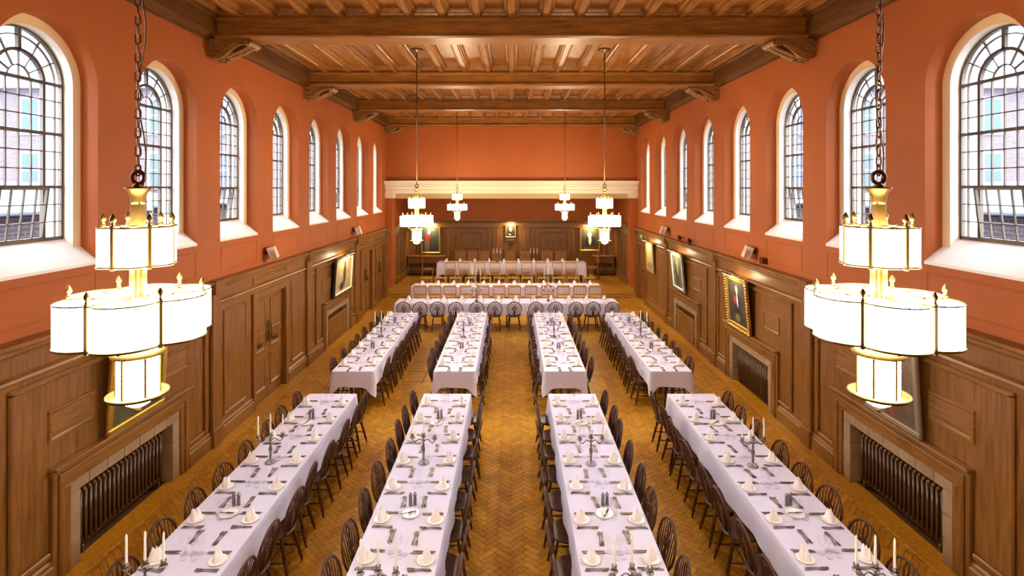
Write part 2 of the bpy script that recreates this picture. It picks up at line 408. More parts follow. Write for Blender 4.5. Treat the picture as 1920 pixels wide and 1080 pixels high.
for s, side in ((-1, 'left'), (1, 'right')):
    for k in WK:
        wn += 1; yc = WIN0 + WSTEP*k
        root = empty('window_%d' % wn); tag(root, kind='structure')
        # plaster surround and sloping sill
        mb = MB(); ao = arch(yc, RO, ZS); ai = arch(yc, RI, ZS)
        P = [(yc+RO,3.39)] + ao + [(yc-RO,3.39)]; Q = [(yc+RI,3.39)] + ai + [(yc-RI,3.39)]
        X0, X1 = s*(W+.2), s*5.32
        MB().strip([(X0,y,z) for y, z in P], [(X0,y,z) for y, z in Q]).obj('cream_architrave', 'surround', root)
        mb.strip([(X0,y,z) for y, z in Q], [(X1,y,z) for y, z in Q], True)
        mb.obj('plaster_surround', 'cream', root)
        mb = MB()
        pr = [(W-.012,3.20),(W-.012,3.225),(W+.2,3.395),(W+.2,3.40),(XG-.02,3.485),(5.36,3.47),(5.36,3.2)]
        for (a0, a1, ps) in ((yc-RO, yc+RO, [(W-.01,3.19),(W-.01,3.222),(W+.2,3.392),(W+.2,3.19)]), (yc-RI, yc+RI, [(W+.19,3.25),(W+.19,3.384),(XG-.02,3.488),(5.36,3.475),(5.36,3.25)])):
            mb.prism(ps, a0, a1, lambda u, v, w_: (s*u, w_, v))
        mb.obj('window_sill', 'cream', root)
        # iron frame
        mb = MB(); fr = [(yc+.512,3.5)] + arch(yc, .512, ZS) + [(yc-.512,3.5)]; f2 = [(yc+RI,3.48)] + arch(yc, RI, ZS) + [(yc-RI,3.48)]
        for x in (XG-.022, XG+.022): mb.strip([(s*x,y,z) for y, z in fr], [(s*x,y,z) for y, z in f2])
        mb.strip([(s*(XG-.022),y,z) for y, z in fr], [(s*(XG+.022),y,z) for y, z in fr])
        mb.prism([(yc-.53,3.475),(yc+.53,3.475),(yc+.53,3.525),(yc-.53,3.525)], XG-.022, XG+.022, lambda u, v, w_: (s*w_, u, v))
        mb.obj('iron_frame', 'iron', root)
        mb = MB()
        for z in HB[1:]: bar(mb, s, (yc-.52,z), (yc+.52,z), .034, .045)
        for y in (-.29, .29): bar(mb, s, (yc+y,3.5), (yc+y,ZS), .034, .04)
        arcbar(mb, s, yc, .29, .034, .04); bar(mb, s, (yc,ZS+.29), (yc,ZS+.53), .036, .04)
        mb.obj('transom_and_mullion', 'iron', root)
        tilt = math.radians(7) if k in (0, 2, 5) else 0
        mb = MB(); cas = MB()
        rows = []
        for i in range(3):
            h = (HB[i+1]-HB[i])/3
            for j in range(3): rows.append((HB[i]+j*h, HB[i]+(j+1)*h, i))
        for (z0, z1, i) in rows:
            if z0 not in HB:
                if i == 0 and tilt:
                    bar(mb, s, (yc-.5,z0), (yc-.29,z0)); bar(mb, s, (yc+.29,z0), (yc+.5,z0)); bar(cas, s, (yc-.28,z0), (yc+.28,z0))
                else: bar(mb, s, (yc-.5,z0), (yc+.5,z0))
        for y in (-.44, .44): bar(mb, s, (yc+y,3.5), (yc+y,ZS))
        for y in (-.145, 0, .145):
            bar(mb, s, (yc+y,4.08 if tilt else 3.5), (yc+y,ZS))
            if tilt: bar(cas, s, (yc+y,3.5), (yc+y,4.08))
        arcbar(mb, s, yc, .13, .012, .02); arcbar(mb, s, yc, .44, .012, .02)
        bar(mb, s, (yc,ZS), (yc,ZS+.28))
        for dg in (30, 60, 120, 150):
            c_, s_ = math.cos(math.radians(dg)), math.sin(math.radians(dg))
            bar(mb, s, (yc+.13*c_,ZS+.13*s_), (yc+.5*c_,ZS+.5*s_))
        mb.obj('glazing_bars', 'iron', root)
        if tilt:
            for y in (-.275, .275): bar(cas, s, (yc+y,3.51), (yc+y,4.07), .024, .03)
            for z in (3.52, 4.06): bar(cas, s, (yc-.28,z), (yc+.28,z), .024, .03)
            cas.v = [(s*(abs(x)*1.0-(z-3.5)*math.sin(tilt)), y, z) for x, y, z in cas.v]
            cas.obj('opened_casement', 'iron', root)
        # glass
        cols = [-.505, -.44, -.29, -.145, 0, .145, .29, .44, .505]
        def sector(mb_, r0, r1, a0, a1):
            m_ = 5; po = [(yc+r1*math.cos(a0+(a1-a0)*t/m_), ZS+r1*math.sin(a0+(a1-a0)*t/m_)) for t in range(m_+1)]
            pi_ = [(yc+r0*math.cos(a1-(a1-a0)*t/m_), ZS+r0*math.sin(a1-(a1-a0)*t/m_)) for t in range(m_+1)] if r0 > 0 else [(yc, ZS)]
            mb_.prism(po+pi_, XG-.0015, XG+.0015, lambda u, v, w_: (s*w_, u, v))
        secs = [(0,.13,0,90),(0,.13,90,180)]
        for (r0, r1) in ((.13,.29),(.29,.44),(.44,.515)):
            for (a, b) in ((0,30),(30,60),(60,90),(90,120),(120,150),(150,180)): secs.append((r0,r1,a,b))
        single = k in (0, 1)
        if single:
            for (z0, z1, i) in rows:
                for j in range(8):
                    rect_pane(s, yc+cols[j]+.002, yc+cols[j+1]-.002, z0+.002, z1-.002, root, tilt if (i == 0 and 2 <= j <= 5 and tilt) else None)
            for (r0, r1, a, b) in secs:
                m2 = MB(); sector(m2, r0, r1, math.radians(a)+.004, math.radians(b)-.004); m2.obj('pane', 'pane', root)
        else:
            m2 = MB()
            for (z0, z1, i) in rows:
                for j in range(8): m2.box(s*XG-.0015, yc+cols[j]+.002, z0+.002, s*XG+.0015, yc+cols[j+1]-.002, z1-.002)
            for (r0, r1, a, b) in secs: sector(m2, r0, r1, math.radians(a), math.radians(b))
            tag(m2.obj('panes', 'pane', root), 'small leaded glass panes of a distant window', kind='stuff')

# ---------------------------------------------------------------- end walls, alcove, dais
wf = MB().box(-5.3, -2.4, -.3, 5.3, -2.2, 7.1).obj('wall_front', 'paint'); tag(wf, kind='structure')
mb = MB(); mb.box(-5.3, 20.4, 4.30, 5.3, 20.9, 7.1)
wb = mb.obj('wall_back_upper', 'paint'); tag(wb, kind='structure')
AX, BY = 4.57, 23.5
mb = MB().box(-5.3, BY, -.3, 5.3, BY+.3, 4.6)
wk_ = mb.obj('wall_back', 'paint'); tag(wk_, kind='structure')
for s, side in ((-1, 'left'), (1, 'right')):
    o = MB().box(s*AX if s > 0 else -5.3, 20.55, -.3, 5.3 if s > 0 else -AX, BY, 4.6).obj('wall_alcove_'+side, 'paint'); tag(o, kind='structure')
o = MB().box(-5.3, 20.9, 4.45, 5.3, BY+.3, 4.6).obj('ceiling_alcove', 'creamtrim'); tag(o, kind='structure')
# entablature over the alcove
tr = empty('trim_1'); tag(tr, kind='structure')
def run_x(prof, x0, x1, name, mat, parent):      # profile of (y, z) extruded along x
    return MB().prism(prof, x0, x1, lambda u, v, w_: (w_, u, v)).obj(name, mat, parent)
run_x([(20.42,4.36),(20.06,4.36),(20.06,4.31),(20.12,4.27),(20.12,4.24),(20.20,4.20),(20.20,4.16),(20.24,4.13),(20.24,4.04),(20.28,4.02),(20.28,3.88),(20.62,3.88),(20.62,4.36)], -4.8, 4.8, 'cornice', 'creamtrim', tr)
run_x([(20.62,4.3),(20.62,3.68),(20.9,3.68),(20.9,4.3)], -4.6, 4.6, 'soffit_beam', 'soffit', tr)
for s in (-1, 1):
    a, b = sorted((s*4.8, s*4.52))
    MB().cbox(a, 20.28, 0.0, b, 20.75, 3.7, .01).obj('pilaster', 'paint', tr)
    MB().cbox(a-.02 if s < 0 else a-.03, 20.24, 3.7, b+.03 if s < 0 else b+.02, 20.78, 3.78, .01).obj('pilaster_neck', 'creamtrim', tr)
    MB().cbox(a-.02 if s < 0 else a-.05, 20.2, 3.78, b+.05 if s < 0 else b+.02, 20.8, 3.88, .012).obj('pilaster_capital', 'creamtrim', tr)
da = empty('floor_dais'); tag(da, kind='structure')
MB().box(-4.7, 20.22, -.1, 4.7, 23.5, .30).obj('platform', 'joint', da)
for j in range(26):
    y0 = 20.2 + j*.127
    MB().cbox(-4.57 if j > 0 else -4.7, y0, .30, 4.57 if j > 0 else 4.7, y0+.124, .32, .003).obj('floor_plank', 'block', da)
MB().cbox(-4.7, 20.2, .16, 4.7, 20.24, .30, .004).obj('riser', 'light', da)
MB().cbox(-4.7, 19.95, .13, 4.7, 20.24, .16, .006).obj('step_tread', 'light', da)
MB().cbox(-4.7, 19.97, 0, 4.7, 20.2, .13, .004).obj('riser', 'light', da)

# ---------------------------------------------------------------- ceiling
ce = MB().box(-5.2, -2.4, 6.9, 5.2, 20.9, 7.1).obj('ceiling', 'joint'); tag(ce, kind='structure')
BEAMS = [8.36 + 3.886*k for k in range(-2, 4)]
BD = 0.43
beam_me = {}
def beam_mesh():
    mb = MB()
    x = 4.66
    prof = [(0.0,6.95),(0.0,6.74),(-.03,6.74),(-.03,6.70),(0.015,6.68),(0.015,6.50),(-.02,6.48),(-.02,6.45),(0.02,6.43),(BD-.02,6.43),(BD+.02,6.45),(BD+.02,6.48),(BD-.015,6.5),(BD-.015,6.68),(BD+.03,6.70),(BD+.03,6.74),(BD,6.74),(BD,6.95)]
    mb.prism(prof, -x, x, lambda u, v, w_: (w_, u, v)); return mb.mesh('ceiling_beam')
bme = beam_mesh()
for y in BEAMS: mk('ceiling_beam', bme, 'ceil', ce, loc=(0, y, 0))
for s in (-1, 1):
    prof = [(4.8,6.40),(4.76,6.40),(4.76,6.43),(4.70,6.46),(4.62,6.48),(4.62,6.72),(4.56,6.74),(4.56,6.95),(4.8,6.95)]
    for j in range(6):
        y0 = BEAMS[j]+BD; y1 = BEAMS[j+1] if j < 5 else 20.4
        if y1-y0 < 0.05: continue
        MB().prism(prof, y0, y1, lambda u, v, w_: (s*u, w_, v)).obj('wall_plate', 'plate', ce)
        # the plate behind each beam end
    for y in BEAMS: MB().prism(prof, y, y+BD, lambda u, v, w_: (s*u, w_, v)).obj('wall_plate', 'plate', ce)
JS = 4.8/9; BAY = BEAMS[1]-BEAMS[0]-BD
jme = MB().cbox(-.055, 0, 6.745, .055, BAY, 6.9, .012).mesh('joist')
pw = JS-.11
def coffer(w, l):
    mb = MB(); pr = [(0,6.775),(.018,6.775),(.03,6.80),(.055,6.81),(.07,6.85),(.075,6.87)]
    rings = [[(-w/2+a,a,z),(w/2-a,a,z),(w/2-a,l-a,z),(-w/2+a,l-a,z)] for a, z in pr]
    for p, q in zip(rings, rings[1:]): mb.strip(p, q, closed=True)
    mb.strip(rings[0], [(x,y,6.92) for x, y, z in rings[0]], closed=True)
    mb.add(rings[-1], [(0,1,2,3)]); return mb.mesh('ceiling_panel')
pme = coffer(pw, BAY); pme_edge = coffer(JS-.055-.24, BAY)
for j in range(1, 5):
    y = BEAMS[j]+BD
    for i in range(-8, 9): mk('joist', jme, 'joist', ce, loc=(i*JS, y, 0))
    for i in range(-9, 9):
        if i in (-9, 8):
            x = (i+.5)*JS + (.24-.055)/2*(1 if i < 0 else -1)
            mk('ceiling_panel', pme_edge, 'ceilpanel', ce, loc=(x, y, 0))
        else: mk('ceiling_panel', pme, 'ceilpanel', ce, loc=((i+.5)*JS, y, 0))
for i in range(-8, 9): mk('joist', jme, 'joist', ce, loc=(i*JS, BEAMS[0]+BD, 0))
# carved corbels
def corbel_meshes():
    # profile: u = distance from the wall, v = z below the beam
    top = [(0,0),(.66,0)]
    low = [(.68,-.02),(.69,-.06),(.66,-.10),(.60,-.105),(.55,-.095),(.50,-.10),(.44,-.13),(.38,-.18),(.32,-.235),(.26,-.28),(.20,-.31),(.13,-.325),(.07,-.315),(0,-.29)]
    body = MB().prism(top+low, -.17, .17, lambda u, v, w_: (u, w_, v))
    scroll = MB()
    for sg in (-1, 1):
        y = sg*.172
        path = [(.64,y,-.05),(.58,y,-.045),(.50,y,-.05),(.42,y,-.085),(.34,y,-.135),(.26,y,-.19),(.19,y,-.23),(.13,y,-.24),(.075,y,-.21),(.055,y,-.155),(.08,y,-.11),(.125,y,-.10),(.155,y,-.13),(.15,y,-.165),(.12,y,-.175)]
        scroll.tube(path, .019, 8); scroll.lathe([(.001,-.02),(.02,-.012),(.024,0),(.02,.012),(.001,.02)], 8, (.115,y,-.15))
        scroll.tube([(a, b, c-.035) for a, b, c in path[:8]], .014, 6)
    leaf = MB()
    for i in range(11):
        t = i/10; u = .60-.50*t
        vz = -.10-.21*(t**.85) if t < .8 else -.30-.02*(t-.8)
        for sg in (-1, 0, 1):
            w_ = .075 if sg else .05
            leaf.lathe([(0.001,-.03),(.03,-.024),(.042,-.005),(.036,.02),(.001,.03)], 8, (u+(.02 if sg == 0 else 0), sg*w_, vz-.01-(.015 if sg == 0 else 0)))
    leaf.tube([(.675,-.175,-.05),(.675,.175,-.05)], .028, 8); leaf.tube([(.62,-.175,-.095),(.62,.175,-.095)], .022, 8)
    return body.mesh('corbel'), scroll.mesh('volute_scroll'), leaf.mesh('acanthus_leaf')
cb_, sc_, lf_ = corbel_meshes()
for y in BEAMS[1:]:
    for s in (-1, 1):
        o = mk('corbel', cb_, 'corbel', ce, loc=(s*4.8, y+BD/2, 6.43), rot=(0,0,PI if s > 0 else 0))
        mk('volute_scroll', sc_, 'corbel', o); mk('acanthus_leaf', lf_, 'corbel', o)

# ---------------------------------------------------------------- wainscot panelling
def fn_side(s): return lambda y, z, w_: (s*(FACE-w_), y, z)
def panel_mesh(fn, y0, y1, z0, z1, pr=((0,0),(.008,.022),(.03,.024),(.05,.006)), field=True):
    mb = MB(); rings = [[fn(y0+a,z0+a,w_), fn(y1-a,z0+a,w_), fn(y1-a,z1-a,w_), fn(y0+a,z1-a,w_)] for a, w_ in pr]
    for p, q in zip(rings, rings[1:]): mb.strip(p, q, closed=True)
    if field: mb.add(rings[-1], [(0,1,2,3)])
    return mb
def slab(mb, fn, y0, y1, z0, z1, w0, w1, c=.006):
    p = fn(y0,z0,w0); q = fn(y1,z1,w1); mb.cbox(p[0],p[1],p[2],q[0],q[1],q[2],c); return mb
def moulding(mb, fn, y0, y1, prof):     # prof of (w, z), swept along the wall
    n = len(prof)
    P = [fn(y0, z, w_) for w_, z in prof]; Q = [fn(y1, z, w_) for w_, z in prof]
    mb.add(P+Q, [(i,(i+1)%n,n+(i+1)%n,n+i) for i in range(n)] + [tuple(range(n)), tuple(range(n,2*n))]); return mb
CORN = [(0,2.44),(.03,2.44),(.035,2.48),(.06,2.50),(.07,2.54),(.10,2.56),(.10,2.60),(-.08,2.60),(-.08,2.44)]
PLIN = [(0,0),(.05,0),(.05,.19),(.035,.21),(.03,.24),(.01,.26),(0,.26)]
FRIZ = [(0,2.20),(.02,2.20),(.03,2.225),(.022,2.25),(.035,2.27),(0,2.285)]
DIV = [4.55, 8.45, 12.34, 16.2, 20.2]
door_no = [0]
def add_door(fn, y0, y1, ztop, leaves=2, slots=True):
    door_no[0] += 1
    d = empty('door_%d' % door_no[0]); tag(d, kind='structure')
    mb = MB()
    slab(mb, fn, y0-.10, y0+.012, 0, ztop+.10, -.12, .045); slab(mb, fn, y1-.012, y1+.10, 0, ztop+.10, -.12, .045); slab(mb, fn, y0, y1, ztop-.012, ztop+.10, -.12, .045)
    mb.obj('architrave', 'wain', d)
    wleaf = (y1-y0)/leaves
    for i in range(leaves):
        a, b = y0+i*wleaf+(.014 if i == 0 else .003), y0+(i+1)*wleaf-(.014 if i == leaves-1 else .003)
        lf = slab(MB(), fn, a, b, .01, ztop-.016, -.10, -.06).obj('door_leaf', 'wain', d)
        f2 = lambda y, z, w_: fn(y, z, w_-.06)
        m_ = .09
        panel_mesh(f2, a+m_, b-m_, 1.28, ztop-.12).obj('door_panel', 'wain', lf)
        panel_mesh(f2, a+m_, b-m_, .95, 1.20).obj('door_panel', 'wain', lf)
        panel_mesh(f2, a+m_, b-m_, .2, .85).obj('door_panel', 'wain', lf)
        if slots:
            slab(MB(), fn, (a+b)/2-.10, (a+b)/2+.10, 1.04, 1.12, -.07, -.045, .003).obj('vision_slot', 'blackframe', lf)
        ym = b-.05 if i == 0 else a+.05
        if leaves == 1: ym = a+.06
        hb = MB(); p0, p1 = fn(ym,1.12,0.0), fn(ym,1.42,0.0)
        hb.tube([fn(ym,1.12,-.055), p0, p1, fn(ym,1.42,-.055)], .011, 8); slab(hb, fn, ym-.025, ym+.025, 1.05, 1.48, -.06, -.052, .002)
        hb.obj('door_handle', 'brass', lf)
    return d
NICHES = {-1: [6.6, 14.45], 1: [6.6, 10.55, 14.45]}
DOORS = {-1: [(9.78,11.1,2.04,2), (16.75,17.95,2.04,2), (18.55,19.75,2.04,2)], 1: [(18.75,19.75,2.04,1)]}
trim_n = 1
for s, side in ((-1, 'left'), (1, 'right')):
    trim_n += 1
    T = empty('trim_%d' % trim_n); tag(T, kind='structure'); fn = fn_side(s)
    holes = sorted([(c-.86, c+.86, .87) for c in NICHES[s]] + [(a, b, z) for a, b, z, n in DOORS[s]])
    y = -2.2; gaps = []
    for (a, b, zt) in holes + [(20.3, None, None)]:
        gaps.append((y, a)); y = b
        if b is not None: slab(MB(), fn, a, b, zt, 2.5, -.08, 0, .001).obj('backing_board', 'wain', T)
    for (a, b) in gaps:
        # one backing board per bay
        cuts = [a] + [d for d in DIV if a+.05 < d < b-.05] + [b]
        for u, v in zip(cuts, cuts[1:]): slab(MB(), fn, u, v, 0, 2.5, -.08, 0, .001).obj('backing_board', 'wain', T)
    # plinth outside surrounds
    ph = sorted([(c-1.15, c+1.15) for c in NICHES[s]] + [(a-.1, b+.1) for a, b, z, n in DOORS[s]]); y = -2.2
    for (a, b) in ph + [(20.28, None)]:
        if a-y > .02: moulding(MB(), fn, y, a, PLIN).obj('baseboard', 'wainh', T)
        y = b
    for u, v in zip([-2.2]+DIV, DIV+[20.28]):
        if v-u < .1: continue
        moulding(MB(), fn, u, v, CORN).obj('cornice', 'wainh', T)
        moulding(MB(), fn, u, v, FRIZ).obj('frieze_moulding', 'wainh', T)
    for d in DIV:
        if d > 20: d = 20.1
        slab(MB(), fn, d-.12, d+.12, .02, 2.44, 0, .06, .012).obj('pilaster', 'wain', T)
        slab(MB(), fn, d-.14, d+.14, 0, .28, 0, .085, .01).obj('pilaster_base', 'wain', T)
        slab(MB(), fn, d-.14, d+.14, 2.40, 2.61, 0, .12, .01).obj('pilaster_cap', 'wain', T)
    for c in NICHES[s]:
        # stone surround, block by block
        for i in range(7):
            a = c-.94+i*1.88/7; slab(MB(), fn, a+.003, a+1.88/7-.003, .805, .94, -.14, .03, .006).obj('stone_block', 'stone', T)
        for sg in (-1, 1):
            for j in range(3):
                a, b = sorted((c+sg*.79, c+sg*.94)); slab(MB(), fn, a, b, j*.268+.003, (j+1)*.268-.003, -.14, .03, .006).obj('stone_block', 'stone', T)
            a, b = sorted((c+sg*.79, c+sg*.80))
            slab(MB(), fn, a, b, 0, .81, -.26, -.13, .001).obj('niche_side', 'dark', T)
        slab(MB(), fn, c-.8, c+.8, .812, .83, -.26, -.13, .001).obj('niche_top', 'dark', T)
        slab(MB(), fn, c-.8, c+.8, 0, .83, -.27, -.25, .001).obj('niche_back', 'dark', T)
        # timber surround and mantel
        for sg in (-1, 1):
            for (u, v, w_) in ((.94,1.03,.05),(1.03,1.10,.065),(1.10,1.16,.045)):
                a, b = sorted((c+sg*u, c+sg*v)); slab(MB(), fn, a, b, .02, .94+(u-.94), 0, w_, .008).obj('surround_moulding', 'wain', T)
        for (u, v, w_) in ((.94,1.03,.05),(1.03,1.10,.065),(1.10,1.16,.045)):
            slab(MB(), fn, c-v, c+v, u, v, 0, w_, .008).obj('surround_moulding', 'wainh', T)
        slab(MB(), fn, c-1.18, c+1.18, 1.16, 1.20, 0, .10, .012).obj('mantel_shelf', 'wainh', T)
        # great frame of the bay and the panels in it
        for sg in (-1, 1):
            a, b = sorted((c+sg*1.56, c+sg*1.62)); slab(MB(), fn, a, b, .30, 2.13, 0, .04, .014).obj('frame_moulding', 'wain', T)
            a, b = sorted((c+sg*1.17, c+sg*1.56)); slab(MB(), fn, a, b, .30, .36, 0, .04, .014).obj('frame_moulding', 'wainh', T)
            a, b = sorted((c+sg*.58, c+sg*1.18)); panel_mesh(fn, a, b, 1.46, 1.80).obj('panel', 'wainh', T)
        slab(MB(), fn, c-1.62, c+1.62, 2.09, 2.15, 0, .04, .014).obj('frame_moulding', 'wainh', T)
    for (a, b, z, n) in DOORS[s]:
        add_door(fn, a, b, z, n)
        panel_mesh(fn, a-.06, b+.06, 2.29, 2.43).obj('panel', 'wainh', T)
    if s < 0: pans = [(8.72,9.48,.34,2.08),(11.42,12.1,.34,2.08),(12.52,12.72,.34,2.08)]
    else: pans = [(16.45,17.2,.34,2.1),(17.35,18.45,.34,2.1)]
    for (a, b, z0, z1) in pans: panel_mesh(fn, a, b, z0, z1).obj('panel', 'wain', T)
# back panelling
T = empty('trim_4'); tag(T, kind='structure')
fb = lambda x, z, w_: (x, BY-w_, z)
ZD = .32
slab(MB(), fb, -4.57, 4.57, ZD, 2.6, 0, .04, .002).obj('backing_board', 'wain', T)
fb2 = lambda x, z, w_: (x, BY-.04-w_, z)
def px_back(p): return (p-959)*BY/1000
sh = lambda pr, dz: [(w_, z+dz) for w_, z in pr]
moulding(MB(), fb2, -4.57, 4.57, sh(CORN, .09)).obj('cornice', 'wainh', T)
moulding(MB(), fb2, -4.57, 4.57, sh(FRIZ, .09)).obj('frieze_moulding', 'wainh', T)
moulding(MB(), fb2, -4.57, 4.57, sh(PLIN, ZD)).obj('baseboard', 'wainh', T)
for p in (752, 785, 843, 850, 917, 926, 991, 1000, 1066, 1074, 1133, 1160):
    x = px_back(p); slab(MB(), fb2, x-.07, x+.07, ZD+.2, 2.32, 0, .04, .01).obj('pilaster', 'wain', T)
    for q in (-.035, 0, .035): slab(MB(), fb2, x+q-.008, x+q+.008, ZD+.3, 2.25, .04, .048, .003).obj('reed', 'wain', T)
for (p0, p1, q0, q1) in ((861,905,434,467),(1010,1056,434,467)):
    z0, z1 = CAMZ-(q1-354)*BY/1000, CAMZ-(q0-354)*BY/1000
    panel_mesh(fb2, px_back(p0), px_back(p1), z0, z1, ((0,0),(.02,.05),(.06,.05),(.1,.01))).obj('panel', 'wain', T)
    xm = (px_back(p0)+px_back(p1))/2
    panel_mesh(fb2, xm-.22, xm+.22, (z0+z1)/2-.08, (z0+z1)/2+.08).obj('panel', 'wain', T)
for (p0, p1) in ((931,946),(950,967),(971,986),(758,783),(1137,1155)):
    panel_mesh(fb2, px_back(p0), px_back(p1), ZD+.35, 2.25).obj('panel', 'wain', T)
for s, side in ((-1,'left'),(1,'right')):
    fa = (lambda s: lambda y, z, w_: (s*(AX-w_), y, z))(s)
    T = empty('trim_%d' % (5 if s < 0 else 6)); tag(T, kind='structure')
    slab(MB(), fa, 20.76, BY, ZD, 2.6, 0, .04, .002).obj('backing_board', 'wain', T)
    fa2 = (lambda s: lambda y, z, w_: (s*(AX-.04-w_), y, z))(s)
    moulding(MB(), fa2, 20.76, BY-.04, sh(CORN, .09)).obj('cornice', 'wainh', T)
    moulding(MB(), fa2, 20.76, BY-.04, sh(PLIN, ZD)).obj('baseboard', 'wainh', T)
    for i in range(4):
        a = 20.85+i*.62; panel_mesh(fa2, a, a+.54, ZD+.35, 2.25).obj('panel', 'wain', T)

# ---------------------------------------------------------------- outside: brick wings seen through the windows, plus unseen sky-blocking walls
yd = MB().box(-60, -30, -1.2, 60, 60, -1.0).obj('ground_courtyard', 'paving'); tag(yd, kind='structure')
for s, side in ((-1,'left'),(1,'right')):
    b = empty('courtyard_building', (s*18, 23.0, -1.0)); ox, oy, oz = s*18, 23.0, -1.0
    tag(b, 'brown brick wing with white sash windows seen through the %s windows' % side, 'building', 'brick wings around the courtyard')
    def bx(mb, x0, y0, z0, x1, y1, z1, c=.02):
        a, b2 = sorted((s*x0, s*x1)); mb.cbox(a-ox, y0-oy, z0-oz, b2-ox, y1-oy, z1-oz, c); return mb
    bx(MB(), 5.6, 23, -1, 40, 30, 8.4).obj('wall', 'brick', b)
    bx(MB(), 5.6, 22.6, 8.4, 40.3, 23.4, 8.75, .08).obj('eaves_cornice', 'sash', b)
    MB().prism([(22.7-oy,8.75-oz),(26.5-oy,12.6-oz),(30.3-oy,8.75-oz)], s*5.6-ox, s*40.3-ox, lambda u, v, w_: (w_, u, v)).obj('roof', 'slate', b)
    for X in (7.0, 9.6, 12.4, 15.2, 17.9, 20.7, 23.5, 26.3, 29.1):
        for Z, hh in ((7.2,.72),(4.85,.72),(2.2,.72)):
            w = bx(MB(), X-.5, 22.93, Z-hh-.1, X+.5, 23.02, Z+hh+.1).obj('sash_window', 'sash', b)
            for i in range(2):
                for j in range(2):
                    xx = X-.36+i*.37; zz = Z-hh+.04+j*.73
                    bx(MB(), xx, 22.915, zz, xx+.34, 22.935, zz+.66, .004).obj('pane', 'sashglass', w)
    for X in (11.0, 19.3, 25.0): MB().tube([(s*X-ox,22.9-oy,0),(s*X-ox,22.9-oy,9.4)], .07, 8).obj('downpipe', 'sash', b)
    for X in (14.5, 20.7, 26.5):
        d = bx(MB(), X-.6, 23.4, 9.0, X+.6, 26, 10.5).obj('dormer', 'sash', b)
        bx(MB(), X-.4, 23.36, 9.2, X+.4, 23.42, 10.3, .004).obj('pane', 'sashglass', d)
    b = empty('wall_sky_blocker_'+side, (s*20, -4.0, -1.0)); ox, oy, oz = s*20, -4.0, -1.0; tag(b, kind='structure')  # tall block added out of view to keep sky light off the facade
    bx(MB(), 18.0, -8, -1, 50, 0, 20).obj('brick_face', 'brick', b)
    bx(MB(), 17.8, -8.2, 20, 50.2, .2, 20.6, .08).obj('parapet', 'lead', b)
    for X in range(20, 48, 4):
        for Z in range(2, 19, 4): bx(MB(), X-.6, -.05, Z-.9, X+.6, .03, Z+.9).obj('sash_window', 'sashglass', b)
    a = empty('annexe', (s*11, 12, -1.0)); ox, oy, oz = s*11, 12, -1.0
    tag(a, 'low brick annexe with a pale lead roof below the %s windows' % side, 'building', 'low annexes beside the hall')
    bx(MB(), 8.0, .8, -1, 8.35, 22.3, 3.62).obj('parapet_wall', 'brick', a)
    bx(MB(), 7.93, .8, 3.62, 8.42, 22.3, 3.70).obj('coping', 'lead', a)
    MB().prism([(s*8.35-ox,3.3-oz),(s*20-ox,4.35-oz),(s*20-ox,-1-oz),(s*8.35-ox,-1-oz)], .8-oy, 22.3-oy, lambda u, v, w_: (u, w_, v)).obj('roof', 'lead', a)
# ================================================================ CHANDELIERS
def foil(rc, a, n=7):
    """one lobe of a six-lobed outline, bulging towards +x: arc between the two cusps at +-30 degrees"""
    # cusp at angle 30deg, radius rcusp on both lobes: |p-(rc,0)|=a
    t = math.radians(30); bq = rc*math.cos(t); rcusp = bq + math.sqrt(max(0, a*a - (rc*math.sin(t))**2))
    p = (rcusp*math.cos(t)-rc, rcusp*math.sin(t)); am = math.atan2(p[1], p[0])
    return [(rc+a*math.cos(-am+2*am*i/(n*2)), a*math.sin(-am+2*am*i/(n*2))) for i in range(n*2+1)], rcusp
def tier_parts(root, rmax, z0, z1, open_top, rot):
    a = rmax*.44; rc = rmax-a; lobe, rcu = foil(rc, a)
    me = MB().strip([(x,y,z0) for x, y in lobe], [(x,y,z1) for x, y in lobe], True).mesh('shade_panel')
    rim = MB(); rim.tube([(x,y,z0) for x, y in lobe], .006, 6); rm = rim.mesh('rim')
    rim2 = MB(); rim2.tube([(x,y,z1) for x, y in lobe], .004, 6); rm2 = rim2.mesh('rim')
    st = MB(); st.cbox(rcu-.004, -.009, z0-.012, rcu+.016, .009, z1+.014, .003)
    fi = MB(); fi.lathe([(.006,0),(.010,.005),(.006,.012),(.013,.02),(.014,.032),(.008,.046),(.001,.056)], 8, (rcu+.005,0,z1+.013))
    sm, fm_ = st.mesh('strap'), fi.mesh('finial')
    am = MB(); am.tube([(0,0,z1-.01),(rcu*.6,0,z1-.004),(rcu,0,z1-.002)], .005, 6); ame = am.mesh('spider_arm')
    bulb = MB(); bulb.lathe([(.008,0),(.012,.01),(.012,.03),(.018,.035),(.018,.04)], 10, (rc*.95,0,z1-.03)); bme_ = bulb.mesh('lamp_holder')
    dish = None
    for k in range(6):
        an = rot+k*PI/3
        mk('shade_panel', me, 'shade', root, rot=(0,0,an))
        mk('rim', rm, 'brass', root, rot=(0,0,an)); mk('rim', rm2, 'brass', root, rot=(0,0,an))
        s_ = mk('strap', sm, 'brass', root, rot=(0,0,an+PI/6)); mk('finial', fm_, 'brass', s_)
        mk('spider_arm', ame, 'brass', root, rot=(0,0,an+PI/6))
        mk('lamp_holder', bme_, 'brass', root, rot=(0,0,an))
    # a thin diffuser dish closing the underside
    pts = []
    for k in range(6):
        an = k*PI/3; c, s_ = math.cos(an), math.sin(an)
        for x, y in lobe[:-1]: pts.append((x*c-y*s_, x*s_+y*c, z0+.004))
    MB().add(pts, [tuple(range(len(pts)))]).obj('diffuser', 'shade', root, rot=(0,0,rot))
LINK = None
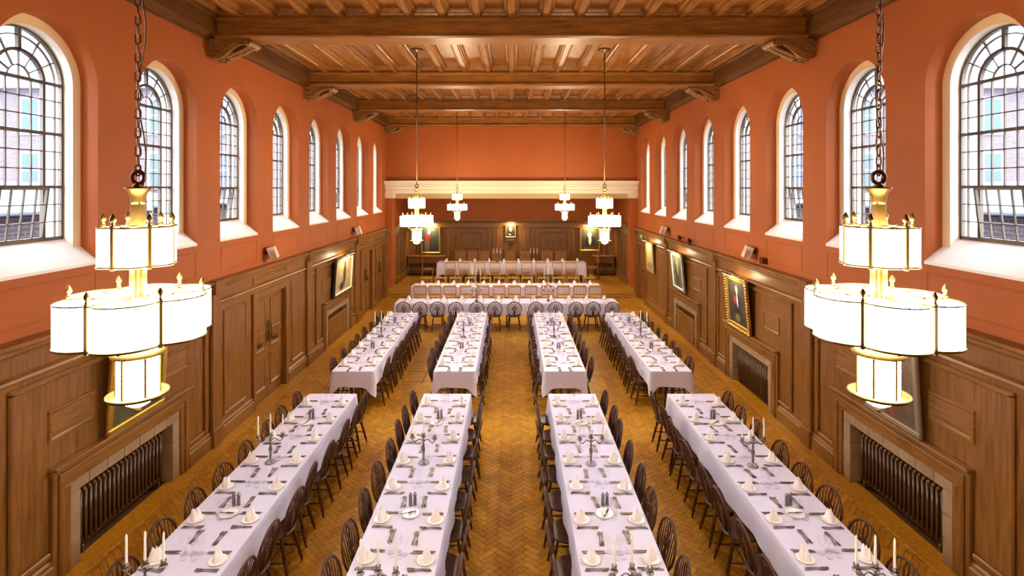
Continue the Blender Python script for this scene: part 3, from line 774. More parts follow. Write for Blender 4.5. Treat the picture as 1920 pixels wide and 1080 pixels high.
def chandelier(x, y, rot, label, near):
    global LINK
    z0 = 2.97
    root = empty('chandelier', (x, y, z0)); tag(root, label, 'chandelier', 'six tiered chandeliers')
    Z = lambda w: w-z0
    tier_parts(root, .165, Z(3.693), Z(3.876), True, rot)
    tier_parts(root, .325, Z(3.346), Z(3.543), True, rot)
    # lantern
    r = .088
    arc = [(r*math.cos(t), r*math.sin(t)) for t in [(-PI/6+PI/3*i/6) for i in range(7)]]
    me = MB().strip([(a,b,Z(3.07)) for a, b in arc], [(a,b,Z(3.25)) for a, b in arc], True).mesh('lantern_panel')
    st = MB().cbox(r-.002, -.005, Z(3.05), r+.008, .005, Z(3.27), .002).mesh('strap')
    for k in range(6):
        mk('lantern_panel', me, 'shade', root, rot=(0,0,k*PI/3+rot)); mk('strap', st, 'brass', root, rot=(0,0,k*PI/3+PI/6+rot))
    MB().lathe([(.085,Z(3.25)),(.112,Z(3.252)),(.116,Z(3.262)),(.108,Z(3.285)),(.094,Z(3.29)),(.09,Z(3.28))], 24, capb=False, capt=False).obj('lantern_crown', 'brass', root)
    MB().lathe([(.06,Z(3.05)),(.128,Z(3.052)),(.134,Z(3.06)),(.132,Z(3.07)),(.126,Z(3.066)),(.09,Z(3.064))], 24, capb=False, capt=False).obj('lantern_tray', 'brass', root)
    MB().lathe([(.004,Z(3.0)),(.03,Z(3.004)),(.055,Z(3.02)),(.072,Z(3.05))], 20, capt=False).obj('glass_bowl', 'shade', root)
    MB().lathe([(.001,0),(.012,.005),(.016,.015),(.008,.025),(.01,.032)], 12).obj('finial', 'brass', root)
    for k in range(3):
        an = rot+k*2*PI/3+.5; c, s_ = math.cos(an), math.sin(an)
        MB().tube([(.11*c,.11*s_,Z(3.28)),(.16*c,.16*s_,Z(3.31)),(.20*c,.20*s_,Z(3.35))], .005, 6).obj('lantern_hook', 'brass', root)
    # stem
    mb = MB(); mb.lathe([(.018,Z(3.28)),(.018,Z(3.99))], 12)
    for k in range(4):
        an = k*PI/2+rot; mb.tube([(.034*math.cos(an),.034*math.sin(an),Z(3.53)),(.034*math.cos(an),.034*math.sin(an),Z(3.72))], .011, 8)
    mb.obj('stem', 'brass', root)
    MB().cbox(-.024, -.024, Z(3.86), .024, .024, Z(4.0), .004).obj('stem_collar', 'brass', root)
    cap = []
    mb = MB(); prof = [(.030,Z(3.985)),(.032,Z(4.0)),(.034,Z(4.02)),(.042,Z(4.045)),(.056,Z(4.06)),(.058,Z(4.066)),(.02,Z(4.068))]
    mb.lathe(prof, 16); mb.obj('flared_cap', 'brass', root)
    MB().lathe([(.02,Z(4.066)),(.024,Z(4.075)),(.012,Z(4.085)),(.014,Z(4.09))], 12).obj('ring_boss', 'chain', root)
    zr = 4.115
    ring = [(.030*math.cos(2*PI*i/20), 0, Z(zr)+.030*math.sin(2*PI*i/20)) for i in range(20)]
    MB().tube(ring, .009, 8, closed=True).obj('hanging_ring', 'chain', root)
    zt = 6.74
    if near:
        if LINK is None:
            p = []
            for i in range(16):
                an = 2*PI*i/16; p.append((.011*math.cos(an), 0, .018*math.sin(an)+(.009 if math.sin(an) > 0 else -.009)))
            LINK = MB().tube(p, .0042, 6, closed=True).mesh('chain_link')
        z = zr+.036; i = 0
        while z < zt-.03:
            mk('chain_link', LINK, 'chain', root, loc=(0,0,Z(z)), rot=(0,0,(i % 2)*PI/2+.4)); z += .0455; i += 1
        cb = [(.012+.02*math.sin(q*.9), .01, Z(4.05)+q*.09) for q in range(31)]
        MB().tube(cb, .0035, 6).obj('flex_cable', 'brass', root)
    else:
        MB().tube([(0,0,Z(zr)+.03),(0,0,Z(zt)-.02)], .011, 6).obj('suspension_rod', 'chain', root)
    MB().lathe([(.02,Z(6.66)),(.05,Z(6.68)),(.12,Z(6.71)),(.125,Z(6.74)),(.11,Z(6.745))], 20).obj('ceiling_rose', 'chain', root)
    return root
for s, nm in ((-1,'left'),(1,'right')):
    X = 1.82*s if s < 0 else 1.79
    chandelier(X, 2.6, .18*s+.05, 'large lit three-tier chandelier on a chain, nearest on the %s' % nm, True)
    chandelier(X, 10.25, PI/6 if s < 0 else .28, 'lit three-tier chandelier in the middle of the hall on the %s' % nm, False)
    chandelier(X, 17.9, .1, 'small-looking lit three-tier chandelier furthest away on the %s' % nm, False)

# ================================================================ CHAIRS
def back_pt(u, v): return (u, -.165-.21*v, .445+.965*v)     # on the leaning plane of the chair back
def leg_mesh(p, q):
    p, q = Vector(p), Vector(q); ts = [0,.08,.2,.3,.36,.42,.55,.7,.78,.84,1]; rs = [.013,.015,.019,.020,.014,.020,.019,.015,.019,.015,.011]
    return MB().tube([p.lerp(q, t) for t in ts], rs, 8).mesh('leg')
def wheelback():
    root = empty('wheelback_chair'); tag(root, 'x', 'chair')
    mb = MB(); n = 28
    def outline(sc, z, dip=0):
        o = []
        for i in range(n):
            a = 2*PI*i/n; c, s_ = math.cos(a), math.sin(a)
            x = .205*math.copysign(abs(c)**.72, c); y = .20*math.copysign(abs(s_)**.72, s_)
            if y < 0: x *= 1+.18*y/.20*1.0
            o.append((x*sc, y*sc, z-dip*(.6 if y > .05 else 1)))
        return o
    rings = [outline(.2,.405), outline(.9,.408), outline(1,.422), outline(1.0,.438), outline(.96,.447), outline(.78,.443), outline(.4,.436), outline(.05,.435)]
    for p, q in zip(rings, rings[1:]): mb.strip(p, q, True, closed=True)
    mb.add(rings[0], [tuple(range(n))]); mb.add(rings[-1], [tuple(range(n))])
    mb.obj('seat', 'chair', root)
    bow = []
    for i in range(25):
        t = math.radians(-56+292*i/24)
        bow.append(back_pt(.203*math.cos(t), max(-.01, .208+.225*math.sin(t))))
    MB().tube(bow, .0125, 8).obj('bow', 'chair', root)
    def vmax(u): # height of the bow above the seat at lateral u
        c = min(1, abs(u)/.203); return .208+.225*math.sqrt(max(0, 1-c*c))
    for sg in (-1, 1):
        for (a, b) in ((.055,.072),(.09,.118),(.125,.162)):
            p = back_pt(sg*a, -.01); q = back_pt(sg*b, vmax(b)-.004)
            pm = tuple((p[i]+q[i])/2 for i in range(3))
            MB().tube([p, pm, q], [.0055,.0075,.0055], 6).obj('spindle', 'chair', root)
    sp = MB()
    def flat(poly, th=.006):
        sp.prism(poly, -th, th, lambda u, v, w_: (back_pt(u,v)[0], back_pt(u,v)[1]+w_, back_pt(u,v)[2]))
    def vstrip(rows):
        for (v0, a0), (v1, a1) in zip(rows, rows[1:]): flat([(-a0,v0),(a0,v0),(a1,v1),(-a1,v1)])
    vstrip([(-.01,.020),(.05,.030),(.10,.034),(.14,.022),(.165,.018)])
    vc, rr = .222, .05
    for i in range(14):
        t0, t1 = 2*PI*i/14, 2*PI*(i+1)/14
        flat([((rr+.010)*math.cos(t0), vc+(rr+.010)*math.sin(t0)), ((rr+.010)*math.cos(t1), vc+(rr+.010)*math.sin(t1)), ((rr-.008)*math.cos(t1), vc+(rr-.008)*math.sin(t1)), ((rr-.008)*math.cos(t0), vc+(rr-.008)*math.sin(t0))])
    for i in range(6):
        t = 2*PI*i/6; c, s_ = math.cos(t), math.sin(t)
        flat([(-s_*.005, vc+c*.005), (s_*.005, vc-c*.005), (s_*.005+c*rr, vc-c*.005+s_*rr), (-s_*.005+c*rr, vc+c*.005+s_*rr)])
    flat([(.016*math.cos(2*PI*i/8), vc+.016*math.sin(2*PI*i/8)) for i in range(8)])
    for sg in (-1, 1):
        rows = [(.275,.008,.020),(.31,.012,.03),(.35,.022,.036),(.39,.012,.024),(.425,.004,.014)]
        for (v0,a0,b0),(v1,a1,b1) in zip(rows, rows[1:]): flat([(sg*a0,v0),(sg*b0,v0),(sg*b1,v1),(sg*a1,v1)])
    sp.obj('wheel_splat', 'chair', root)
    F = [((-.13,.12,.41),(-.185,.185,0)), ((.13,.12,.41),(.185,.185,0)), ((-.115,-.12,.41),(-.165,-.215,0)), ((.115,-.12,.41),(.165,-.215,0))]
    for p, q in F: mk('leg', leg_mesh(p, q), 'chair', root)
    lp = lambda i, t: tuple(F[i][0][k]+(F[i][1][k]-F[i][0][k])*t for k in range(3))
    for a, b in ((0,2),(1,3)):
        p, q = lp(a,.62), lp(b,.58); pm = tuple((p[i]+q[i])/2 for i in range(3))
        MB().tube([p, pm, q], [.007,.012,.007], 6).obj('stretcher', 'chair', root)
    p = tuple((lp(0,.62)[i]+lp(2,.58)[i])/2 for i in range(3)); q = tuple((lp(1,.62)[i]+lp(3,.58)[i])/2 for i in range(3)); pm = tuple((p[i]+q[i])/2 for i in range(3))
    MB().tube([p, pm, q], [.007,.012,.007], 6).obj('stretcher', 'chair', root)
    return root
def slatback():
    root = empty('slat_back_chair'); tag(root, 'x', 'chair')
    for sg in (-1, 1):
        MB().tube([(sg*.19,-.23,0),(sg*.19,-.19,.25),(sg*.19,-.185,.45),(sg*.195,-.22,.68),(sg*.197,-.255,.86)], .019, 4, smooth=False).obj('back_post', 'light', root)
        MB().tube([(sg*.19,.18,0),(sg*.19,.18,.43)], .021, 4, smooth=False).obj('leg', 'light', root)
        MB().cbox(sg*.19-.01, -.19, .2, sg*.19+.01, .18, .23, .003).obj('stretcher', 'light', root)
    MB().cbox(-.215, -.20, .43, .215, .215, .458, .01).obj('seat', 'light', root)
    MB().cbox(-.21, -.272, .80, .21, -.235, .86, .008).obj('top_rail', 'light', root)
    MB().cbox(-.19, -.215, .535, .19, -.192, .575, .006).obj('lower_rail', 'light', root)
    sm = MB().tube([(0,-.203,.57),(0,-.25,.81)], .013, 4, smooth=False, flat=.5).mesh('slat')
    for i in range(4): mk('slat', sm, 'light', root, loc=(-.114+.076*i,0,0))
    MB().cbox(-.19, .16, .30, .19, .18, .33, .003).obj('stretcher', 'light', root)
    return root
def carved_chair():
    root = empty('carved_high_back_chair'); tag(root, 'x', 'chair')
    for sg in (-1, 1):
        MB().tube([(sg*.21,-.24,0),(sg*.21,-.20,.45),(sg*.21,-.24,1.08)], .024, 6).obj('back_post', 'carved', root)
        MB().tube([(sg*.22,.2,0),(sg*.22,.2,.2),(sg*.22,.2,.43)], [.02,.028,.022], 8).obj('leg', 'carved', root)
        MB().lathe([(.026,0),(.03,.02),(.014,.04),(.02,.055),(.001,.075)], 10, (sg*.21,-.24,1.08)).obj('post_finial', 'carved', root)
    MB().cbox(-.24, -.21, .42, .24, .24, .47, .012).obj('seat', 'carved', root)
    MB().cbox(-.19, -.235, .56, .19, -.205, .98, .008).obj('back_panel', 'carved', root)
    cr = [(-.2,.98),(.2,.98),(.2,1.04),(.16,1.07),(.12,1.06),(.08,1.10),(.03,1.13),(0,1.15),(-.03,1.13),(-.08,1.10),(-.12,1.06),(-.16,1.07),(-.2,1.04)]
    MB().prism(cr, -.255, -.22, lambda u, v, w_: (u, w_, v)).obj('carved_crest', 'carved', root)
    MB().lathe([(.001,0),(.03,.006),(.036,.014),(.02,.02),(.001,.022)], 10, (0,0,0)).obj('rosette', 'carved', root, loc=(0,-.222,1.06), rot=(-PI/2,0,0))
    MB().cbox(-.21, .19, .14, .21, .215, .18, .004).obj('stretcher', 'carved', root)
    return root
P_wheel, P_slat, P_carved = Proto(wheelback()), Proto(slatback()), Proto(carved_chair())

# ================================================================ TABLES AND CLOTHS
def table(x0, x1, y0, y1, z, label, group, zf=0.0):
    cx, cyy = (x0+x1)/2, (y0+y1)/2
    root = empty('banquet_table', (cx, cyy, zf)); tag(root, label, 'table', group)
    h = z-zf
    MB().cbox(x0-cx+.005, y0-cyy+.005, h-.035, x1-cx-.005, y1-cyy-.005, h-.006, .006).obj('tabletop', 'joint', root)
    lx, ly = x1-x0, y1-y0
    long_y = ly > lx; ln = ly if long_y else lx
    n = max(2, int(round(ln/1.5))+1)
    for i in range(n):
        t = -ln/2+.15+(ln-.3)*i/(n-1)
        for sg in (-1, 1):
            w = .06
            p = (sg*w, t) if long_y else (t, sg*w)
            MB().tube([(p[0],p[1],0),(p[0],p[1],h-.03)], .022, 6).obj('leg', 'chair', root)
def cloth(x0, x1, y0, y1, z, drop, label, group, zf=0.0, seed=1, flare=.02):
    rr = random.Random(seed); mb = MB(); g = .012
    x0 -= g; x1 += g; y0 -= g; y1 += g
    cx, cyy = (x0+x1)/2, (y0+y1)/2
    per = []                                     # points, normals, distance to the nearest corner
    def edge(ax, ay, bx_, by_, nxn, nyn):
        l = math.hypot(bx_-ax, by_-ay); n = max(4, int(l/.055))
        for i in range(n):
            t = i/n; d = min(t, 1-t)*l
            nn = (nxn, nyn)
            if d < .10:
                # ease the normal towards the diagonal at corners
                k = (1-d/.10)*.75; tx, ty = (bx_-ax)/l, (by_-ay)/l; sg = 1 if t > .5 else -1
                nn = (nxn+tx*sg*k, nyn+ty*sg*k); m_ = math.hypot(*nn); nn = (nn[0]/m_, nn[1]/m_)
            per.append((ax+(bx_-ax)*t, ay+(by_-ay)*t, nn, d))
    edge(x0,y0,x1,y0,0,-1); edge(x1,y0,x1,y1,1,0); edge(x1,y1,x0,y1,0,1); edge(x0,y1,x0,y0,-1,0)
    n = len(per); ph = rr.random()*6; f1, f2 = rr.uniform(.32,.4), rr.uniform(.8,.95)
    wob = [ .011*math.sin(i*f1+ph)+.007*math.sin(i*f2+2*ph)+rr.uniform(-.002,.002) for i in range(n)]
    rows = []
    for j, t in enumerate((0, .06, .25, .45, .65, .85, 1.0)):
        row = []
        for i, (x, y, nn, d) in enumerate(per):
            ck = math.exp(-(d/.085)**2)
            dl = drop+.17*ck+.012*math.sin(i*.21+ph)
            out = .006*min(1,t*8)+(flare+wob[i]+.03*ck)*t
            zz = z-dl*t if j else z
            row.append((x+nn[0]*out-cx, y+nn[1]*out-cyy, max(zz, zf+.05)-zf))
        rows.append(row)
    for p, q in zip(rows, rows[1:]): mb.strip(p, q, True, closed=True)
    mb.add(rows[0], [tuple(range(n))])
    o = mb.obj('tablecloth', 'cloth', None, loc=(cx, cyy, zf)); tag(o, label, 'tablecloth', group)
    # pressed fold lines
    return o
TZ = .75
LT = [(-3.25,-2.51,'left outer'), (-1.40,-.668,'left inner'), (.61,1.34,'right inner'), (2.53,3.26,'right outer')]
for (x0, x1, nm) in LT:
    for row, (y0, y1) in (('near',(3.4,8.6)), ('far',(9.68,14.22))):
        table(x0, x1, y0, y1, TZ, 'long banquet table under white cloth, %s %s of the hall' % (row, nm), 'long banquet tables')
        cloth(x0, x1, y0, y1, TZ, .285, 'white cloth draped over the %s %s long table' % (row, nm), 'white cloths on the long tables', seed=hash((x0,y0)) % 999)
CT = [(-3.36,3.08,15.4,16.08,.75,0,'nearest cross table'), (-3.38,3.02,18.0,18.68,.75,0,'middle cross table'), (-2.99,2.99,21.45,22.12,1.07,.32,'high table on the dais')]
for i, (x0, x1, y0, y1, z, zf, nm) in enumerate(CT):
    table(x0, x1, y0, y1, z, 'long table under white cloth, the %s' % nm, 'cross tables', zf)
    cloth(x0, x1, y0, y1, z, .32 if i < 2 else .46, 'white cloth draped over the %s' % nm, 'white cloths on the cross tables', zf, seed=50+i)

# ================================================================ TABLEWARE PROTOTYPES
def proto(name, mb, mat, cat):
    o = mb.obj(name, mat); tag(o, 'x', cat); return Proto(o)
P_plate = proto('side_plate', MB().lathe([(.001,.004),(.045,.004),(.050,.0),(.052,.003),(.078,.012),(.080,.015),(.077,.0165),(.054,.008),(.048,.0075),(.001,.0075)], 28), 'china', 'plate')
def napkin_mb(seed):
    rr = random.Random(seed); mb = MB(); n = 24; rings = []
    tw = rr.uniform(0, 6)
    for (t, rad) in ((0,.041),(.15,.047),(.35,.047),(.55,.044),(.75,.040),(.92,.033),(1.0,.027)):
        ring = []
        for i in range(n):
            a = 2*PI*i/n
            peak = .082+.040*math.cos(2*(a-tw))**2*(1 if math.cos(a-tw) > 0 else .78)
            r = rad*(1+.14*math.cos(3*a+tw)+.06*math.cos(7*a))*(1-.5*abs(math.sin(a-tw))*t*t)
            ring.append((r*math.cos(a)*1.08, r*math.sin(a)*.92, .009+peak*t))
        rings.append(ring)
    inner = [(x*.25, y*.25, z-.035) for x, y, z in rings[-1]]
    rings.append(inner)
    for p, q in zip(rings, rings[1:]): mb.strip(p, q, True, closed=True)
    mb.add(rings[0], [tuple(range(n))]); mb.add(inner, [tuple(range(n))])
    return mb
P_nap = [proto('folded_napkin', napkin_mb(i), 'napkin', 'napkin') for i in range(3)]
def slabs(secs, th=.0016):      # flat cutlery: (x, halfwidth, z) sections along x
    mb = MB(); n = len(secs); vs = []
    for x, w_, z in secs: vs += [(x,-w_,z+th),(x,w_,z+th),(x,w_,z-th),(x,-w_,z-th)]
    fs = [(3,2,1,0), (4*n-4,4*n-3,4*n-2,4*n-1)]
    for i in range(n-1):
        for k in range(4): fs.append((4*i+k, 4*i+(k+1)%4, 4*i+4+(k+1)%4, 4*i+4+k))
    return mb.add(vs, fs, False)
P_knife = proto('table_knife', slabs([(-.105,.007,.003),(-.10,.0085,.003),(-.04,.0065,.0035),(-.012,.006,.004),(-.01,.007,.003),(.0,.0085,.003),(.06,.0085,.003),(.09,.006,.003),(.105,.002,.003)], .0025), 'silver', 'knife')
def fork_mb():
    mb = slabs([(-.10,.008,.003),(-.09,.010,.003),(-.05,.006,.005),(.0,.0035,.006),(.035,.004,.005),(.045,.011,.004),(.06,.0125,.004)])
    for k in range(4):
        y = -.0098+.0065*k
        mb.add([(x,y+dy,z) for x, z in ((.059,.004),(.102,.008)) for dy, z in ((-.0021,z),(.0021,z))], [(0,1,3,2)])
        mb.box(.059, y-.002, .0025, .102, y+.002, .0055)
    return mb
P_fork = proto('table_fork', fork_mb(), 'silver', 'fork')
def spoon_mb():
    mb = slabs([(-.10,.008,.003),(-.09,.010,.003),(-.05,.006,.005),(.0,.0035,.006),(.04,.004,.005)])
    n = 14; cx = .068; r0 = []; r1 = []; r2 = []
    for i in range(n):
        a = 2*PI*i/n; r0.append((cx+.032*math.cos(a), .019*math.sin(a), .0075)); r1.append((cx+.024*math.cos(a), .014*math.sin(a), .003)); r2.append((cx+.008*math.cos(a), .005*math.sin(a), .0012))
    mb.strip(r0, r1, True, closed=True); mb.strip(r1, r2, True, closed=True); mb.add(r2, [tuple(range(n))], True); return mb
P_spoon = proto('dessert_spoon', spoon_mb(), 'silver', 'spoon')
P_dfork = proto('dessert_fork', fork_mb(), 'silver', 'fork')
P_wine = proto('wine_glass', MB().lathe([(.034,.001),(.034,.003),(.006,.007),(.004,.012),(.004,.07),(.012,.078),(.030,.098),(.037,.125),(.036,.15),(.031,.172)], 18, capt=False), 'glass', 'glass')
P_tumb = proto('tumbler', MB().lathe([(.028,.001),(.030,.004),(.034,.095)], 18, capt=False), 'glass', 'glass')
P_mill = proto('pepper_mill', MB().lathe([(.019,0),(.020,.006),(.017,.012),(.0165,.10),(.019,.105),(.019,.115),(.014,.122),(.010,.135),(.001,.14)], 14), 'silver', 'mill')
P_bread = proto('bread_plate', MB().lathe([(.001,.004),(.05,.004),(.056,0),(.058,.003),(.088,.012),(.090,.015),(.087,.0165),(.060,.008),(.054,.0075),(.001,.0075)], 28), 'china', 'plate')
P_bknife = proto('butter_knife', slabs([(-.08,.006,.003),(-.03,.005,.003),(-.005,.005,.003),(.0,.009,.003),(.05,.009,.003),(.075,.003,.003)], .002), 'silver', 'knife')
def candelabrum():
    root = empty('candelabrum'); tag(root, 'x', 'candelabrum')
    MB().lathe([(.062,0),(.064,.006),(.058,.014),(.050,.018),(.046,.026),(.030,.034),(.018,.044),(.012,.052)], 20).obj('base', 'silver', root)
    MB().lathe([(.011,.05),(.010,.075),(.016,.085),(.012,.095),(.014,.12),(.021,.15),(.023,.17),(.014,.195),(.009,.21),(.016,.225),(.010,.24),(.009,.28),(.012,.30)], 14).obj('stem', 'silver', root)
    for sg in (-1, 1):
        pts = [(0,0,.262),(sg*.03,0,.285),(sg*.055,0,.29),(sg*.08,0,.268),(sg*.105,0,.25),(sg*.13,0,.262),(sg*.138,0,.285)]
        MB().tube(pts, [.007,.007,.006,.006,.006,.006,.007], 7).obj('arm', 'silver', root)
    for x, z in ((0,.30),(-.138,.285),(.138,.285)):
        MB().lathe([(.008,0),(.022,.008),(.032,.018),(.030,.022),(.014,.022),(.017,.034),(.021,.050),(.016,.052),(.022,.064),(.020,.066),(.012,.06)], 14, (x,0,z)).obj('candle_socket', 'silver', root)
    return root
P_cand = Proto(candelabrum())
P_candle = proto('candle', MB().lathe([(.0105,0),(.0105,.02),(.0085,.22),(.006,.232),(.0012,.236),(.001,.246)], 12), 'wax', 'candle')

# ================================================================ LAYING THE TABLES
def jit(a): return R.uniform(-a, a)
def setting(px, py, z, face, where, simple=False):
    """a place setting; (px, py) is the plate, face the angle of the diner's forward direction"""
    c, s_ = math.cos(face), math.sin(face)
    flip = 1 if where.get('flip', True) else -1
    def at(fwd, side): return (px+c*fwd-s_*side, py+s_*fwd+c*side, z+.001)
    w = where['txt']; ws = where['set']
    P_plate.place((px, py, z+.001), 0, 'white china side plate, %s' % w, 'side plates with napkins')
    R.choice(P_nap).place((px+jit(.006), py+jit(.006), z), jit(3), 'white folded napkin, %s' % w, 'napkins folded on the plates')
    fl = where.get('fork_side', -1)
    P_fork.place(at(.04+jit(.01), fl*.105), face+jit(.06), 'inner fork at %s' % ws, 'table forks')
    P_knife.place(at(.05+jit(.01), -fl*.10), face+jit(.05), 'inner knife at %s' % ws, 'table knives')
    gx, gy, gz = at(.20+jit(.015), -fl*.10+jit(.02))
    P_wine.place((gx, gy, gz), 0, 'wine glass at %s' % ws, 'wine glasses')
    if not simple:
        P_fork.place(at(.03+jit(.01), fl*.125), face+jit(.06), 'outer fork at %s' % ws, 'table forks')
        P_knife.place(at(.04+jit(.01), -fl*.122), face+jit(.05), 'outer knife at %s' % ws, 'table knives')
        x, y, q = at(.165+jit(.02), -.27 if where['dir'] == 'x' else -.2)
        if where['dir'] == 'x': x, y, q = (px+c*(.165+jit(.02)), py-.27+jit(.02), z+.001)
        P_spoon.place((x-.012, y, q), PI/2+jit(.12)+where.get('lean', 0), 'dessert spoon at %s' % ws, 'dessert spoons')
        P_dfork.place((x+.014, y, q), -PI/2+jit(.12)+where.get('lean', 0), 'dessert fork at %s' % ws, 'dessert forks')
        x, y, q = at(.235+jit(.015), -fl*.02+jit(.02))
        P_tumb.place((x, y, q), 0, 'water tumbler at %s' % ws, 'water tumblers')
        x, y, q = at(.27+jit(.01), -fl*.10+jit(.015))
        P_wine.place((x, y, q), 0, 'second wine glass at %s' % ws, 'wine glasses')
SIDES = {'left outer':('wall side','inner side'), 'left inner':('outer side','aisle side'), 'right inner':('aisle side','outer side'), 'right outer':('inner side','wall side')}
NEARY = [8.2-.575*k for k in range(7)]; FARY = [10.05,10.62,11.16,11.7,12.25,12.8,13.35,13.9]
NC = [8.41,7.85,7.36,6.76,6.19,5.67,5.10,4.59]; FC = [10.16,10.75,11.22,11.76,12.33,12.85,13.4,13.85]
OFFN = [(.15,.24),(.19,.25),(.27,.19),(.33,.17)]; OFFF = [(.16,.19),(.21,.19),(.22,.20),(.26,.16)]
for ti, (x0, x1, nm) in enumerate(LT):
    for row, ys, cs, off in (('near', NEARY, NC, OFFN), ('far', FARY, FC, OFFF)):
        for si, (xe, sg) in enumerate(((x0, 1), (x1, -1))):
            sd = SIDES[nm][si]; tb = '%s of %s %s table' % (sd, row, nm)
            yy = sorted(ys)
            for k, y in enumerate(yy):
                setting(xe+sg*(.095+jit(.008)), y+jit(.015), TZ, 0 if sg > 0 else PI, {'txt': '%s from front, %s' % (ORD[k], tb), 'set': '%s setting from front, %s' % (ORD[k], tb), 'fork_side': -sg, 'dir': 'x', 'lean': -.0*sg})
            for k, y in enumerate(sorted(cs)):
                x = xe - sg*off[ti][si] + sg*.262
                P_wheel.place((x+jit(.02), y+jit(.025), 0), (-PI/2 if sg > 0 else PI/2)+jit(.07), 'dark wheelback chair, %s from front, %s' % (ORD[k], tb), 'dark wheelback chairs at the long tables')
        # centre line: candelabra, mills, butter plates
        xc = (x0+x1)/2
        spots = [(4.2,'first'),(6.4,'second')] if row == 'near' else [(11.9,'only')]
        for y, w in spots:
            lab = '%s candelabrum' % ('nearest' if w == 'first' else 'three-branched silver')
            txt = 'on the %s %s table' % (row, nm) + (', close to the front edge of view' if w == 'first' else (', halfway along it' if w == 'second' else ''))
            xq, yq = xc+jit(.02)+(-.02), y+jit(.05)
            rz = jit(.25)
            P_cand.place((xq, yq, TZ), rz, 'silver branched candelabrum ' + txt, 'silver candelabra')
            for bx_, bz, bn in ((0,.352,'centre'),(-.138,.337,'left'),(.138,.337,'right')):
                P_candle.place((xq+bx_*math.cos(rz), yq+bx_*math.sin(rz), TZ+bz), 0, '%s white candle of candelabrum %s' % (bn, txt.replace(', close to the front edge of view', ', nearest one').replace(', halfway along it', ', second one')), 'white taper candles')
        for i, y in enumerate((5.52, 7.62) if row == 'near' else (11.0, 13.1)):
            pos = 'nearer' if i == 0 else 'further'
            P_mill.place((xc-.02, y+.05, TZ), 0, 'left silver mill of %s pair on %s %s table' % (pos, row, nm), 'salt and pepper mills')
            P_mill.place((xc+.025, y+.06, TZ), 0, 'right silver mill of %s pair on %s %s table' % (pos, row, nm), 'salt and pepper mills')
            P_bread.place((xc-.01+jit(.02), y-.10, TZ+.001), 0, '%s white butter plate on centre of %s %s table' % (pos, row, nm), 'butter plates')
            P_bknife.place((xc-.01, y-.10, TZ+.017), .7+jit(.8), 'butter knife on %s butter plate of %s %s table' % (pos, row, nm), 'butter knives')
        # one wine glass standing alone at the far end
        P_wine.place(((x0+x1)/2+.02, (8.53 if row == 'near' else 14.14), TZ+.001), 0, 'lone wine glass at far end of %s %s table' % (row, nm), 'wine glasses')
def X_at(p, y): return (p-959)*y/1000
c1 = [758.6,787,820,854,893,927,964,1003.5,1040,1077.6,1110,1145]
c2f = [787,816,843,874.5,906,935.7,965,995.6,1026,1056,1086.7,1117]
c2r = [799.7,827.6,855,883.6,911,936.5,962.5,989,1019.8,1047.7,1075,1105]
c3 = [844,869.8,899.5,928,959,987.5,1014,1045,1070.6]
for k, p in enumerate(c1):
    P_wheel.place((X_at(p,15.2), 15.32+jit(.03), 0), jit(.12), 'dark wheelback chair, %s from left, at nearest cross table' % ORD[k], 'dark wheelback chairs at the cross table')
for k, p in enumerate(c2f):
    P_slat.place((X_at(p,17.7), 17.93, 0), jit(.06), 'light slat-back chair, %s from left, near side of middle cross table' % ORD[k], 'light slat-back chairs')
for k, p in enumerate(c2r):
    P_slat.place((X_at(p,19.3), 19.08, 0), PI+jit(.06), 'light slat-back chair, %s from left, far side of middle cross table' % ORD[k], 'light slat-back chairs')
for k, p in enumerate(c3):
    P_slat.place((X_at(p,21.05), 21.26, .32), jit(.05), 'light slat-back chair, %s from left, at high table on dais' % ORD[k], 'light slat-back chairs')
for k, p in enumerate([864,886,908,932,957,985,1026,1051]):
    P_carved.place((X_at(p,22.7), 22.5, .32), PI+jit(.04), 'carved high-back chair, %s from left, behind high table' % ORD[k], 'carved chairs behind the high table')
P_carved.place((-3.45, 21.9, .32), -PI/2+.2, 'carved high-back chair standing at left end of the high table', 'carved chairs at the ends')
P_carved.place((3.4, 22.3, .32), PI/2-.2, 'carved high-back chair standing at right end of the high table', 'carved chairs at the ends')
for ci, (x0, x1, y0, y1, z, zf, nm) in enumerate(CT):
    xs = [x0+.3+(x1-x0-.6)*k/(11 if ci < 2 else 9) for k in range(12 if ci < 2 else 10)]
    for k, x in enumerate(xs):
        for (yy, fc, sd) in ((y0+.1, PI/2, 'near side'), (y1-.1, -PI/2, 'far side')):
            if ci == 2 and sd == 'near side' and k == 9: continue
            tb = '%s of %s' % (sd, nm)
            setting(x+jit(.02), yy, z, fc, {'txt': '%s from left, %s' % (ORD[k], tb), 'set': '%s setting from left, %s' % (ORD[k], tb), 'fork_side': 1 if sd == 'near side' else -1, 'dir': 'y'}, True)
    for px_, w in ((893,'left'),(1028,'right')):
        if ci == 2: px_ = 932 if w == 'left' else 1001
        yc_ = (y0+y1)/2; xq = X_at(px_, yc_)
        P_cand.place((xq, yc_, z), 0, '%s silver branched candelabrum on %s' % (w, nm), 'silver candelabra')
        for bx_, bz, bn in ((0,.352,'centre'),(-.138,.337,'left'),(.138,.337,'right')):
            P_candle.place((xq+bx_, yc_, z+bz), 0, '%s white candle of %s candelabrum on %s' % (bn, w, nm), 'white taper candles')

